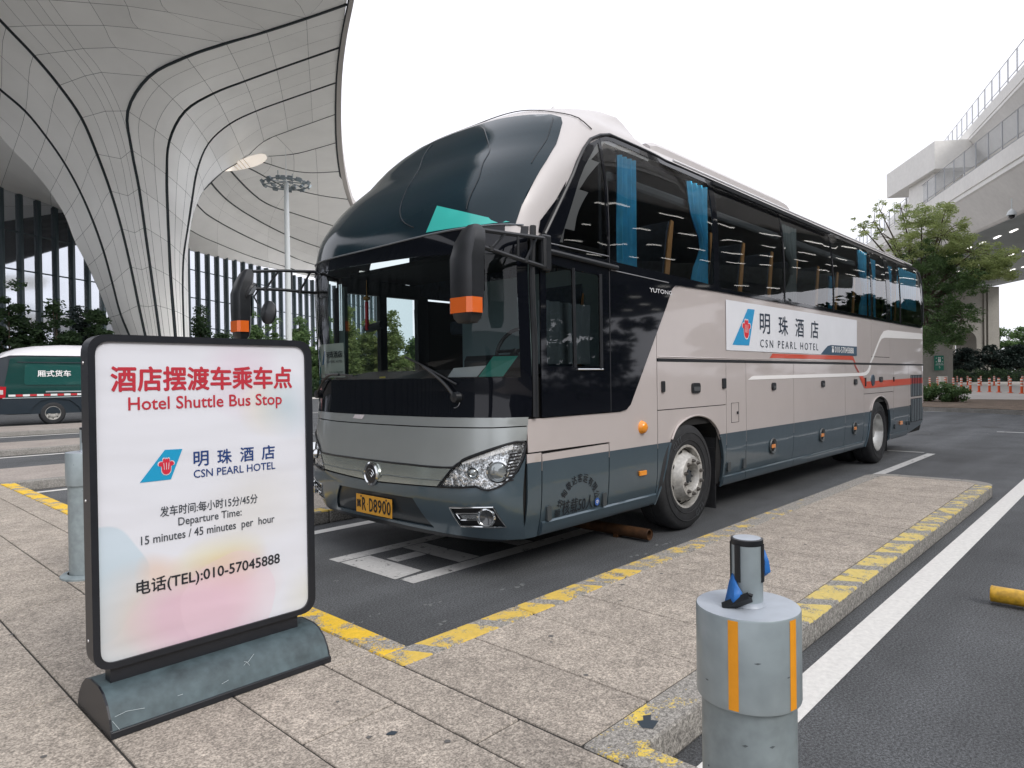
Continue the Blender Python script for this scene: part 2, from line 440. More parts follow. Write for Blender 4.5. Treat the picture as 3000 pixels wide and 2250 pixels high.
# painted lines
def line(name, x0, y0, x1, y1, z=.004, m=None): return flat(name, [(x0, y0), (x1, y0), (x1, y1), (x0, y1)], z, m or linem)
line('lane_line', 2.0, 1.045, 26, 1.20)
line('lane_line', 2.04, 5.62, 9.8, 5.75); line('lane_line', 9.9, 2.70, 13.6, 2.83, m=linew)
line('lane_line', -12, 10.62, 9.6, 10.74); line('lane_line', -12, 16.2, 9.6, 16.36); line('lane_line', -12, 22.5, 9.6, 22.7)
line('lane_line', 13.68, 2.9, 13.76, 5.6, m=linew); line('lane_line', 19.3, -4, 19.45, 2.6, m=linew)
line('lane_line', -20, 27.0, 20, 27.2)
# big white box character painted in the bay (half hidden under the bus)
g = G()
def q(pts): g.add([(a, b, .004) for a, b in pts], [tuple(range(len(pts)))])
q([(2.925, 3.905), (3.195, 3.935), (3.195, 4.595), (2.925, 4.595)])
q([(2.915, 4.61), (5.2, 4.61), (5.2, 4.75), (2.915, 4.75)])
q([(2.95, 3.73), (5.2, 3.73), (5.2, 3.88), (2.95, 3.88)])
q([(3.225, 4.27), (3.52, 4.27), (3.52, 4.41), (3.225, 4.41)])
q([(3.53, 3.895), (3.75, 3.895), (3.75, 4.60), (3.53, 4.60)]); q([(4.2, 3.895), (4.4, 3.895), (4.4, 4.60), (4.2, 4.60)])
g.out('road_marking', linew, kind='structure')

rs_ = random.Random(5)
gum = P('old_gum', (.12, .115, .11), .8); chipm = P('chip_navy', (.03, .045, .06), .6); oil = P('oil_stain', (.035, .037, .040), .55); scuff = P('scuff_pale', (.17, .18, .18), .85)
def blotch(name, x, y, r, z, m, parent=None, el=1., ang=0):
    n = 11; q_ = []
    for i in range(n):
        t = 2*math.pi*i/n; k = r*rs_.uniform(.55, 1.15); a_, b_ = k*math.cos(t)*el, k*math.sin(t)
        q_.append((x+a_*math.cos(ang)-b_*math.sin(ang), y+a_*math.sin(ang)+b_*math.cos(ang), z))
    return mk(name, q_, [tuple(range(n))], m, parent, **({} if parent else {'kind': 'structure'}))
for _ in range(34):
    x = rs_.uniform(.2, 1.85); y = rs_.uniform(1.2, 6); blotch('gum_spot', x, y, rs_.uniform(.006, .016), KH+.0018, gum, pav)
blotch('gum_spot', 1.49, 2.02, .022, KH+.0018, chipm, pav)
for _ in range(22):
    x = rs_.uniform(2.2, 7.5); y = rs_.uniform(1.5, 2.4); blotch('gum_spot', x, y, rs_.uniform(.008, .018), KH+.0018, gum, pav)
mk('paint_chip', [(2.12, 1.36, KH+.0035), (2.15, 1.40, KH+.0035), (2.17, 1.385, KH+.0035), (2.20, 1.405, KH+.0035), (2.225, 1.385, KH+.0035), (2.19, 1.365, KH+.0035), (2.205, 1.34, KH+.0035), (2.14, 1.325, KH+.0035)], [tuple(range(8))], chipm, pav)
for x, y, r, el, an in ((3.3, 3.15, .05, 2.2, .2), (2.75, 3.3, .03, 2, .4), (2.6, 3.0, .03, 1.5, 0), (4.55, 2.95, .06, 2.2, .1), (2.5, 4.2, .03, 2.5, .3), (5.0, 3.0, .05, 2, .1), (2.35, 3.4, .025, 2, .8), (3.9, 2.9, .03, 2, .2)):
    for k in range(5): blotch('scuff_mark', x+rs_.uniform(-.06, .06)*el, y+rs_.uniform(-.03, .03), r*rs_.uniform(.15, .4), .0030+.0002*k, scuff, None, el, an)
for x, y, r in ((16, 1.5, .3), (18, 4, .4), (21, 3, .3)): blotch('oil_stain', x, y, r, .0025, oil, None, 1.4, .2)
# turning area beyond, planted island with kerb, paved plaza
far_pave = P('plaza_paving', (.46, .43, .40), .8, var=.12, scale=.6, speck=[(8, .1)])
soil = P('planting_soil', (.15, .11, .08), .95, var=.4, scale=3, speck=[(20, .4)])
pts = [(28.6, 9.5), (28.45, 6.0), (27.8, 4.0), (27.0, 2.7), (26.6, -2), (27.4, -8)]
inn = [(38, -9), (37.5, 9.5)]
g = G(); g.prism([(a, b) for a, b in pts+inn], 0, KH); pi_ = g.out('planting_island', concrete, kind='structure')
mk('planting_bed', [(a+(.18 if i < 6 else -.2), b, KH+.02) for i, (a, b) in enumerate(pts+inn)], [tuple(range(8))], soil, pi_)
mk('plaza', [(40, -14, .02), (150, -30, .02), (150, 60, .02), (40, 26, .02)], [(0, 1, 2, 3)], far_pave, kind='structure')
for a in (48.5, 55, 58.2):
    line('lane_line', a, -2, a+.35, 13, z=.026)
line('lane_line', 28.2, -9, 28.35, 9.6, m=linew)

# wheel stops: yellow steel tubes lying across the bays
yt = P('yellow_steel', (.62, .36, .03), .35, var=.25, scale=9, speck=[(30, .2)], bump=.1)
darkm = P('dark_void', (.01, .01, .01), .9)
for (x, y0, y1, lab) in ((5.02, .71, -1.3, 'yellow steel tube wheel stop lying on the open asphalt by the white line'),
                         (5.03, 3.12, 5.3, 'dirty orange steel tube wheel stop under the bus with shade in its colour')):
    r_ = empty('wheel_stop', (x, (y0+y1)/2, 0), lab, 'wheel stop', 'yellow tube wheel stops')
    if y1 > y0: yt = P('dirty_shaded_steel', (.07, .03, .010), .7, var=.4, scale=14, bump=.2)  # brown dirt and the shade under the bus, both put into the colour
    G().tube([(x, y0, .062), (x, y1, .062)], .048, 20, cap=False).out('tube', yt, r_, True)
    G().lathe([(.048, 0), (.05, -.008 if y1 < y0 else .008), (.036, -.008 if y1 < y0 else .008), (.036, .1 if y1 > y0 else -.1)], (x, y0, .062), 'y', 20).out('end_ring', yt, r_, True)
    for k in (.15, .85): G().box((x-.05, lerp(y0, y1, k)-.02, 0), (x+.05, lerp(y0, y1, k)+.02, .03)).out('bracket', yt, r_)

# ================================================================== TERMINAL
TB = empty('terminal_building', (42.3, 101.3, 0), 'vast white terminal with flaring ribbed column and tall glass wall', 'building')
panel = P('roof_panel_white', (.88, .88, .85), .42, var=.04, scale=.3, rnd=.035)
panel_d = P('roof_gap', (.012, .018, .022), .8)
Z1 = .663
def zz(pts): return [(a*Z1, b*Z1) for a, b in pts]
c0 = [(520, 1520), (440, 1290), (390, 1180), (340, 1090), (290, 960), (230, 860), (160, 770), (80, 690), (0, 600), (-150, 480), (-330, 370)]
c1 = [(588, 1520), (530, 1380), (470, 1150), (400, 950), (320, 780), (230, 640), (120, 500), (0, 395), (-150, 270), (-330, 130)]
c2 = [(650, 1520), (600, 1290), (560, 1100), (500, 880), (420, 660), (380, 560), (320, 460), (230, 340), (130, 225), (0, 90), (-160, -80), (-330, -260)]
c3b = [(712, 1520), (680, 1290), (650, 1080), (610, 800), (580, 650), (567, 560), (565, 490)]
c3e = [(580, 420), (620, 370), (700, 310), (800, 260), (1000, 190), (1250, 115), (1530, 18)]
c4 = [(778, 1520), (755, 1250), (745, 1050), (737, 800), (745, 650), (770, 560), (810, 500), (900, 435), (1000, 390), (1200, 315), (1505, 208)]
c5 = [(815, 1520), (808, 1250), (815, 1100), (845, 920), (850, 850), (870, 750), (905, 660), (950, 600), (1020, 545), (1100, 505), (1200, 465), (1495, 362)]
c6 = [(838, 1520), (832, 1300), (832, 1100), (847, 980), (880, 880), (930, 800), (1000, 750), (1095, 690), (1130, 650), (1200, 605), (1300, 570), (1490, 502)]
cb = [(682, 1520), (645, 1290), (607, 1090), (560, 840), (520, 640), (470, 500), (400, 370), (300, 240), (190, 110), (60, -60), (-100, -260)]
c7 = [(1095, 690), (1175, 690), (1300, 680), (1400, 655), (1492, 628)]
c8 = [(1100, 700), (1180, 722), (1280, 752), (1380, 763), (1505, 757)]
c9 = [(1040, 720), (1115, 750), (1250, 820), (1400, 860), (1535, 880)]
c10 = [(930, 650), (1020, 755), (1100, 840), (1180, 900), (1290, 940), (1490, 1003), (1600, 1035)]
c11 = [(860, 700), (935, 810), (1000, 880), (1100, 950), (1260, 1035), (1420, 1095), (1620, 1150)]
c12 = [(800, 800), (880, 915), (950, 970), (1100, 1050), (1260, 1120), (1375, 1165), (1650, 1235)]
c13 = [(760, 950), (845, 1020), (950, 1070), (1100, 1130), (1250, 1175), (1370, 1210), (1650, 1262)]
cF = [(740, 1060), (835, 1105), (1000, 1150), (1200, 1185), (1370, 1222), (1650, 1290)]
def hz(x): return 1128-.014*x
def fdepth(x):      # facade plane
    q_ = (x-1500)/1990; s = (-52.8-70*q_)/(.97*q_-.244); return 70+.97*s
def d_front(x, y, k):
    dc = 60-(11*(max(0, 600-y)/600)**1.25)+2.5*((k-3)/3)**2*min(1, max(0, y/600))
    t = max(.02, (hz(x)-y)/1990); dz = min(140, (28.4-1.42)/t)
    a = min(1, max(0, (x-430)/440)); a = a*a*(3-2*a)
    if y > 620: a = 0
    elif y > 450: a *= (620-y)/170
    return dc*(1-a)+dz*a
NS = 13
def curve(pts, k, n=NS):
    p = cat_spline(zz(pts), n); return [px(x, y, d_front(x, y, k)) for x, y in p]
def rear(pts, za, zb, n=NS, fac=False):
    p = cat_spline(zz(pts), n); o = []
    for i, (x, y) in enumerate(p):
        t = (hz(x)-y)/1990; z = lerp(za, zb, (i/(n-1))**.8)
        o.append(px(x, y, fdepth(x)+.3 if fac else (z-1.42)/t))
    return o
# curves that leave the column along the main seam and then fan out over the soffit
pre = cat_spline(zz(c3b), 7); post = cat_spline(zz([c3b[-1]]+c3e), 7)[1:]
C3 = [tuple(q) for q in pre]+[tuple(q) for q in post]
C2N = cat_spline(zz(c2), NS)
def cross_at(dense, k):
    A_ = np.array(C2N[k]); B_ = np.array(C3[k]) if k < 12 else np.array([1570*Z1, -130*Z1]); d_ = B_-A_; best = None
    for p in dense:
        t = float(np.clip(np.dot(p-A_, d_)/np.dot(d_, d_), 0, 1)); q_ = A_+d_*t; q_[1] -= 26*math.sin(math.pi*t)*(1 if k > 6 else .4); e = float(np.linalg.norm(p-q_))
        if best is None or e < best[0]: best = (e, p)
    return tuple(best[1])
def fan(i, ends):
    """follow C3 up to node i, then go along ends"""
    p = C3[:i+1]; dense = cat_spline([C3[i]]+zz(ends), 160)
    return [tuple(q) for q in p]+[cross_at(dense, k) for k in range(i+1, NS)]
fans = [fan(5, [(500, 400), (400, 260), (280, 90), (160, -80), (60, -240)]), fan(7, [(560, 290), (480, 150), (390, 0), (250, -220)]),
        fan(8, [(660, 200), (580, 60), (440, -200)]), fan(9, [(800, 150), (730, 20), (620, -200)]),
        fan(10, [(990, 90), (940, 0), (840, -200)]), fan(11, [(1230, 40), (1200, -30), (1120, -200)]), fan(12, [])]
def c3pts(L, k): return [px(x, y, d_front(x, y, k)) for x, y in L]
top_end = [px(1600*Z1, -200*Z1, d_front(1600*Z1, -132, 3))]
cbp = cat_spline(zz(cb), NS); cbd = cat_spline(zz(cb), 200)
cbl = [tuple(cbp[k]) if k < 6 else cross_at(cbd, k) for k in range(NS)]
front = [curve(c0, 0), curve(c1, 1), curve(c2, 2), [px(x, y, d_front(x, y, 2.5)) for x, y in cbl]]
front += [c3pts(f, 3) for f in fans[:6]]
f12 = c3pts(fans[5][:11], 3); e3 = px(1530*Z1, 18*Z1, d_front(1014, 12, 3)); et = px(1575*Z1, -200*Z1, d_front(1044, -132, 3))
front.append(c3pts(C3[:12], 3)+[et]); front.append(c3pts(C3, 3))
front += [curve(c4, 4), curve(c5, 5), curve(c6, 6)]
rearc = [rear(c7, 27, 28.4), rear(c8, 26.5, 28.4), rear(c9, 26, 28), rear(c10, 25.2, 27), rear(c11, 24.5, 25.8), rear(c12, 22.8, 24), rear(c13, 21.3, 22), rear(cF, 0, 0, fac=True)]
npan = [0]
def crm(a, b, c, d, t): return .5*((2*b)+(c-a)*t+(2*a-5*b+4*c-d)*t*t+(3*b-a-3*c+d)*t**3)
def loft(CV, i, nsub, gapA=.012, gapB=.012, cells=None, push=.35, backer=None, across=True):
    """panels between curves i and i+1 of a family, smooth along and across"""
    C4 = [[Vector(p) for p in CV[min(max(k, 0), len(CV)-1)]] for k in (i-1, i, i+1, i+2)]
    if len(C4[0]) != len(C4[1]): C4[0] = C4[1]
    if len(C4[3]) != len(C4[2]): C4[3] = C4[2]
    n = len(C4[1])
    def on(c, u):
        k = min(int(u), n-2); return crm(c[max(k-1, 0)], c[k], c[k+1], c[min(k+2, n-1)], u-k)
    def S(u, v):
        P4 = [on(c, u) for c in C4]
        d0 = (P4[1]-P4[2]).length
        if not across or d0 < .6 or (P4[0]-P4[1]).length > 4*d0 or (P4[3]-P4[2]).length > 4*d0: return P4[1].lerp(P4[2], v)
        return crm(*P4, v)
    ub = np.linspace(0, n-1, 2*n-1); vb = []
    for u in ub:
        for v in (0, .5, 1):
            p = S(u, v); vb.append(p+(p-EYEP).normalized()*push)
    fb = []
    for k in range(len(ub)-1):
        if (S(ub[k], 0)-S(ub[k], 1)).length+(S(ub[k+1], 0)-S(ub[k+1], 1)).length < .1: continue
        for j in range(2): fb.append((k*3+j, k*3+j+1, k*3+j+4, k*3+j+3))
    backer.add(vb, fb)
    for (u0, u1) in cells:
        for j in range(nsub):
            um = (u0+u1)/2; w_ = (S(um, 0)-S(um, 1)).length; l_ = (S(u0, .5)-S(u1, .5)).length
            if w_ < .04 or l_ < .2: continue
            v = []; na = 5
            ga = (gapA if j == 0 else .012); gb = (gapB if j == nsub-1 else .012); gl = .014*(u1-u0)/l_
            for a in range(na):
                u = lerp(u0+gl, u1-gl, a/(na-1)); wu = max(.25, (S(u, 0)-S(u, 1)).length)
                va = j/nsub+min(.45/nsub, ga/wu); vb_ = (j+1)/nsub-min(.45/nsub, gb/wu)
                for b in range(3): v.append(S(u, lerp(va, vb_, b/2)))
            fs = [(a*3+b, a*3+b+1, a*3+b+4, a*3+b+3) for a in range(na-1) for b in range(2)]
            if npan[0] < 296: mk('roof_panel', v, fs, panel, TB, True); npan[0] += 1
            else: extra.add(v, fs)
extra = G(); und = G()
E2 = [(i*2, i*2+2) for i in range((NS-1)//2)]; E1 = [(i, i+1) for i in range(NS-1)]; E3 = [(i*3, i*3+3) for i in range(4)]
for i in range(len(front)-1):
    ga = .15 if i in (1, 2, 11, 12, 13) else .012; gb = .15 if i in (0, 1, 10, 11, 12) else .012
    loft(front, i, 1 if 4 <= i <= 10 else 3 if i in (11, 12) else 2, ga, gb, E1, backer=und, across=not (2 <= i <= 10))
c6r = [Vector(p) for p in front[-1][7:]]; loft([c6r, [Vector(p) for p in rear(c7, 27, 28.4, len(c6r))]], 0, 1, .08, .06, [(0, 2.5), (2.5, 5)], backer=und)
for i in range(len(rearc)-1):
    loft(rearc, i, 2 if i in (3, 4) else 1, .08, .08, [(0, 3), (3, 6), (6, 9), (9, 12)], backer=und)
seamm = P('seam_black', (.012, .02, .024), .7)
def seam(c, r): 
    c = [Vector(p) for p in c]; n = len(c); P3 = []
    for u in np.linspace(0, n-1, (n-1)*4+1):
        k = min(int(u), n-2); P3.append(crm(c[max(k-1, 0)], c[k], c[k+1], c[min(k+2, n-1)], u-k))
    G().tube(P3, r, 5, cap=False).out('seam', seamm, TB)
for c, r in ((front[1], .085), (front[2], .10), (front[11], .12), (front[12], .095), (front[13], .075), (front[14][6:], .05)): seam(c, r)
for c, r in zip(rearc[:7], (.06, .07, .09, .11, .11, .10, .07)): seam(c, r)
# soffit seen left of the column, from the column shoulder back to the glass wall
cl = [p+(p-EYEP).normalized()*1.6 for p in curve(c0, 0)]
fl = [px(x, y, fdepth(x)+.3) for x, y in ((420, 700), (370, 690), (330, 680), (300, 668), (260, 650), (219, 637), (150, 602), (60, 572), (0, 553), (-100, 520), (-200, 486), (-300, 455), (-400, 420))]
loft([cl[2:], fl[2:]], 0, 1, .012, .012, [(2, 4), (4, 6), (6, 8), (8, 10)], push=.4, backer=und)
if extra.v: extra.out('roof_panel', panel, TB, kind='stuff')
# back of the column so that it is a closed shaft
bk = [a.lerp(b, .5)+(CD*7) for a, b in zip(front[0], front[-1])][:5]
und.add([p for k in range(5) for p in (front[0][k], bk[k], front[-1][k])], [(3*i, 3*i+1, 3*i+4, 3*i+3) for i in range(4)]+[(3*i+1, 3*i+2, 3*i+5, 3*i+4) for i in range(4)])
und.out('roof_underlay', panel_d, TB)
# pale rim of the canopy
ed = [(1585, -220), (1550, 0), (1520, 150), (1500, 300), (1493, 450), (1495, 620), (1510, 760), (1537, 880), (1565, 935), (1640, 1060)]
ep = cat_spline(zz(ed), 22); A = []; B = []; A2 = []
for x, y in ep:
    t = max(.05, (hz(x)-y)/1990); d = (28.4-1.42)/t
    if y < 130: d = lerp(d_front(x, y, 3), d, max(0, y)/130)
    d -= .3; A.append(px(x-9, y, d)); B.append(px(x-4, y, d)); A2.append(px(x+10, y, d-.4))
g = G(); n = len(A)
g.add(A+B, [(i, i+1, n+i+1, n+i) for i in range(n-1)]); g.out('edge_gutter', panel_d, TB)
g = G(); g.add(B+A2+[p+Vector((0, 0, 1.1)) for p in A2], [(i, i+1, n+i+1, n+i) for i in range(n-1)]+[(n+i, n+i+1, 2*n+i+1, 2*n+i) for i in range(n-1)]); g.out('edge_trim', P('trim_beige', (.5, .47, .44), .5), TB, True)
# glowing skylight lens beside the column head
ln = [(985, 757), (1010, 738), (1060, 708), (1110, 688), (1155, 679), (1178, 686), (1178, 705), (1145, 728), (1090, 745), (1030, 755)]
lp = cat_spline(zz(ln+[ln[0]]), 26)[:-1]; dl = d_front(1085*Z1, 715*Z1, 6)-1.5
cm = px(1090*Z1, 716*Z1, dl+.3); P0 = [px(x, y, dl) for x, y in lp]
mk('skylight', [cm]+P0, [(0, i+1, (i+1) % len(P0)+1) for i in range(len(P0))], P('skylight_lens', (.90, .82, .73), .6, emit=.45), TB, True)
for k in range(1, 5):
    i = 2+k; a = P0[i]; b = P0[-i-1]; G().tube([a-CD*.05, b-CD*.05], .03, 4).out('skylight_bar', P('trim_beige', (.5, .47, .44)), TB)
# glass wall
fin = P('fin_teal', (.05, .075, .085), .5); tg = P('facade_glass', (.72, .75, .80), .06, metal=.9, var=.05, scale=.2, rnd=.08)
FA = Vector((15.3, 86.3, 0)); FU = Vector((.874, .486, 0)); FN = Vector((.486, -.874, 0))
def ztop(s): return 21.9 if s < 0 else lerp(21.9, 20.6, min(1, max(0, s/30)))
g = G(); g.box((0, 0, 0), (.30, .42, 1), X=lambda p: (FU*(p[0]-.15)+FN*(p[1]-.1)+Vector((0, 0, p[2]))))
fme = bpy.data.meshes.new('fin'); fme.from_pydata(g.v, [], g.f); fme.materials.append(fin)
pane = {}
K0, K1, SPC = -16, 44, 2.1
for k in range(K0, K1):
    s = k*SPC; base = FA+FU*s; o = bpy.data.objects.new('facade_fin', fme); COL.objects.link(o); o.parent = TB
    o.location = base-Vector(TB.location); o.scale = (1, 1, ztop(s))
g = G(); g.box((0, 0, 0), (SPC-.05, .06, 1), X=lambda p: (FU*(p[0]+.025)-FN*.1+FN*p[1]+Vector((0, 0, p[2]))))
gme = bpy.data.meshes.new('pane'); gme.from_pydata(g.v, [], g.f); gme.materials.append(tg)
rows = [.9, 5.2, 9.4, 13.6, 17.6]
for k in range(K0, K1-1):
    s = k*SPC; base = FA+FU*s-Vector(TB.location); zs = rows+[ztop(s)]
    for j in range(5):
        o = bpy.data.objects.new('glass_pane', gme); COL.objects.link(o); o.parent = TB
        o.location = base+Vector((0, 0, zs[j]+.06)); o.scale = (1, 1, zs[j+1]-zs[j]-.12)
for z in rows:
    a = FA+FU*(K0*SPC)-FN*.05; b = FA+FU*(K1*SPC)-FN*.05
    G().tube([a+Vector((0, 0, z)), b+Vector((0, 0, z))], .09, 4).out('transom', fin, TB)
g = G(); g.box((K0*SPC, -.6, 0), (K1*SPC, -.14, 20.3), X=lambda p: FA+FU*p[0]+FN*p[1]+Vector((0, 0, p[2]))); g.out('inner_wall', P('dark_inner', (.03, .04, .045), .9), TB)
g = G(); g.box((K0*SPC, -.14, 0), (K1*SPC, .2, .9), X=lambda p: FA+FU*p[0]+FN*p[1]+Vector((0, 0, p[2]))); g.out('plinth', concrete, TB)

flat('forecourt_bounce', [(-60, 29.5), (90, 60), (150, 130), (-40, 90)], .012, P('bounce_paving', (.62, .60, .57), .7, var=.06, scale=.3))  # pale ground added to bounce light up onto the canopy underside
lb = empty('reflection_backdrop', (0, -36, 0), 'unseen long dark building added to darken the bus glass reflections', 'building')  # unseen dark building, added as a backdrop for the bus's reflections
g = G(); g.box((-34, -44, 0), (22, -36, 5.0)); g.out('wall', P('backdrop_wall', (.10, .10, .10), .8, var=.2, scale=.5), lb)
g = G(); g.box((-34.4, -44.4, 5.0), (22.4, -35.6, 5.3)); g.out('roof', concrete, lb)
for k in range(9): g = G(); g.box((-31+k*6, -35.99, .2), (-27+k*6, -35.93, 3.4)); g.out('shutter', P('shutter_dark', (.03, .035, .04), .4), lb)
# the canopy goes on over the forecourt and the wall goes on past the frame
sof = [(14, 60), (30, 44), (20, 31), (8, 22), (-10, 17), (-40, 14), (-70, 12), (-100, 14), (-80, 30), (-20, 62)]
mk('roof_soffit', [(a, b, 30.6) for a, b in sof]+[(a, b, 32.0) for a, b in sof], [tuple(range(9, -1, -1)), tuple(range(10, 20))]+[(i, (i+1) % 10, 10+(i+1) % 10, 10+i) for i in range(10)], P('soffit_grey', (.42, .42, .41), .6), TB)
a = FA+FU*(-16*SPC); b = FA+FU*(-140)
mk('side_wall', [a, b, b+Vector((0, 0, 29)), a+Vector((0, 0, 29))], [(0, 1, 2, 3)], P('dark_wall_glass', (.10, .12, .13), .25, metal=.3), TB)
g = G()
for k in range(46): 
    p = FA+FU*(-34-2.3*k); g.tube([p+FN*.4, p+FN*.4+Vector((0, 0, 27))], .22, 4)
g.out('side_fins', fin, TB, kind='stuff')

# ================================================================== FLOODLIGHT MAST
mast = empty('floodlight_mast', (35.4, 64.6, 0), 'tall tapered white steel mast with a ring of floodlights in front of the terminal', 'light mast')
whites = P('mast_white', (.62, .66, .67), .35); steel = P('lamp_steel', (.20, .24, .26), .4, metal=.4)
mc = Vector((35.4, 64.6, 0))
G().tube([mc, mc+Vector((0, 0, 11)), mc+Vector((0, 0, 22.0))], [.36, .29, .23], 20).out('pole', whites, mast, True)
G().tube([mc+Vector((0, 0, 22)), mc+Vector((0, 0, 25.5))], [.05, .012], 6).out('lightning_rod', whites, mast)
ring = [mc+Vector((2.25*math.cos(t), 2.25*math.sin(t), 21.7)) for t in np.linspace(0, 2*math.pi, 33)]
G().tube(ring, .07, 6).out('ring', steel, mast)
g = G()
for t in np.linspace(0, 2*math.pi, 9)[:-1]: g.tube([mc+Vector((0, 0, 21.9)), mc+Vector((2.25*math.cos(t), 2.25*math.sin(t), 21.7))], .05, 5)
g.out('spoke', steel, mast)
g = G(); M3 = Matrix.Rotation(math.radians(38), 3, 'Y')
v = [(-.13, -.27, -.2), (.14, -.27, -.2), (.14, .27, -.2), (-.13, .27, -.2), (-.06, -.2, .2), (.12, -.2, .2), (.12, .2, .2), (-.06, .2, .2)]
g.add([M3 @ Vector(p) for p in v], [(0, 3, 2, 1), (4, 5, 6, 7), (0, 1, 5, 4), (1, 2, 6, 5), (2, 3, 7, 6), (3, 0, 4, 7)])
me = bpy.data.meshes.new('floodlight'); me.from_pydata(g.v, [], g.f); me.materials.append(steel)
for i in range(20):
    t = 2*math.pi*i/20; rr = 2.35 if i % 2 else 1.75
    o = bpy.data.objects.new('floodlight', me); COL.objects.link(o); o.parent = mast
    o.location = (rr*math.cos(t), rr*math.sin(t), 21.75+(.15 if i % 2 == 0 else -.05)); o.rotation_euler = (0, 0, t)
for s_ in (-.9, 0.7): G().tube([mc+Vector((s_, 0, 21.8)), mc+Vector((s_, 0, 22.9))], .04, 5).out('aerial', steel, mast)

# ================================================================== OVERPASS
OA = Vector((52.3, 5.6, 0)); OU = Vector((.901, .434, 0)); ON = Vector((.434, -.901, 0)); OS = .045
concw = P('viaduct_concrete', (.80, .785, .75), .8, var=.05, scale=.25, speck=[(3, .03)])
concd = P('soffit_concrete_shaded', (.33, .36, .36), .85, var=.08, scale=.3)  # darker teal tone: the underside's shade put into the concrete colour
def OW(s, n_, z): return OA+OU*s+ON*n_+Vector((0, 0, z+OS*s))
def sweep(name, sec, s0, s1, m, parent, fW=OW, ns=24):
    g = G(); k = len(sec)
    for i in range(ns+1):
        s = lerp(s0, s1, i/ns); g.v += [tuple(fW(s, a, z)) for a, z in sec]
    for i in range(ns):
        for j in range(k): g.f.append((i*k+j, i*k+(j+1) % k, (i+1)*k+(j+1) % k, (i+1)*k+j)); g.m.append(0)
    g.f.append(tuple(range(k))); g.m.append(0); g.f.append(tuple(ns*k+j for j in range(k-1, -1, -1))); g.m.append(0)
    return g.out(name, m, parent)
OV = empty('road_viaduct', tuple(OA), 'wide pale concrete road viaduct with railing and lamp strips under its deck', 'viaduct')
sweep('deck', [(0, 14.35), (.12, 14.25), (1.7, 12.15), (1.9, 12.0), (25.5, 12.0), (27.3, 14.25), (27.3, 14.6), (0, 14.6)], -105, 150, concw, OV)
sweep('parapet', [(0, 14.75), (0, 15.9), (.3, 15.9), (.3, 14.62), (.1, 14.62), (.1, 14.75)], -105, 150, concw, OV)
sweep('far_parapet', [(27, 14.62), (27, 15.9), (27.3, 15.9), (27.3, 14.62)], -105, 150, concw, OV)
sweep('soffit_shade_panel', [(2.0, 11.97), (25.4, 11.97), (25.4, 11.93), (2.0, 11.93)], -105, 150, concd, OV)  # thin sheet carrying the painted underside shade
railm = P('rail_grey', (.42, .43, .45), .5)
fencep = bpy.data.materials.new('fence_mesh'); fencep.use_nodes = True
_t = fencep.node_tree; _d = _t.nodes['Principled BSDF']; _d.inputs['Base Color'].default_value = (.55, .60, .66, 1); _d.inputs['Roughness'].default_value = .9
_a = _t.nodes.new('ShaderNodeBsdfTransparent'); _m = _t.nodes.new('ShaderNodeMixShader'); _m.inputs[0].default_value = .22
_t.links.new(_a.outputs[0], _m.inputs[1]); _t.links.new(_d.outputs[0], _m.inputs[2]); _t.links.new(_m.outputs[0], _t.nodes['Material Output'].inputs['Surface'])
FEN = empty('railing', tuple(OW(0, 0, 15.9)), 'grey post and mesh railing along the edge of the wide viaduct deck', 'railing', 'bridge railings')
def fence(root, fW, s0, s1, z0, h, spc=2.5):
    k = 0; s = s0
    while s < s1:
        g = G(); g.tube([fW(s, .1, z0-.25), fW(s, .1, z0+h)], .05, 5); g.out('post', railm, root)
        if s+spc < s1:
            a, b = fW(s, .12, z0+.35), fW(s+spc, .12, z0+.35); up = Vector((0, 0, h-.4)); e = (b-a)*.03
            mk('mesh_panel', [a+e, b-e, b-e+up, a+e+up], [(0, 1, 2, 3)], fencep, root)
        s += spc
    g = G()
    for zz_ in (z0+.1, z0+.35, z0+h): g.tube([fW(s0, .1, zz_), fW(s0+(s1-s0)*.5, .1, zz_), fW(s1, .1, zz_)], .035, 4)
    g.out('rail', railm, root)
fence(FEN, OW, -4, 116, 15.9, 1.95)
lampm = P('strip_lamp_lit', (1, .97, .92), .5, emit=1.8)
lg = G(); lg.box((-.65, -.08, -.07), (.65, .08, 0), X=lambda p: OU*p[0]+ON*p[1]+Vector((0, 0, p[2])))
lme = bpy.data.meshes.new('strip'); lme.from_pydata(lg.v, [], lg.f); lme.materials.append(lampm)
for row, n_ in enumerate((4.2, 10.5, 17.0, 23.0)):
    for i in range(-20, 18):
        s = i*3.4+(row % 2)*1.7
        if s > 60 or s < -68: continue
        o = bpy.data.objects.new('strip_lamp', lme); COL.objects.link(o); o.parent = OV
        o.location = OW(s, n_, 11.92)-OA
FV = empty('road_viaduct', tuple(OW(-60, 45, 12)), 'unseen second viaduct added to darken the bus window reflections', 'viaduct')  # unseen deck added and shaped to darken reflections in the bus windows
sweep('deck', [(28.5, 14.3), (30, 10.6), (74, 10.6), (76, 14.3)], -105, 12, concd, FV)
for row, n_ in enumerate((33, 42, 51, 59)):
    for i in range(-20, 2):
        s = i*4.6+(row % 2)*2.3
        o = bpy.data.objects.new('strip_lamp', lme); COL.objects.link(o); o.parent = FV; o.location = OW(s, n_, 10.55)-OW(-60, 45, 12)
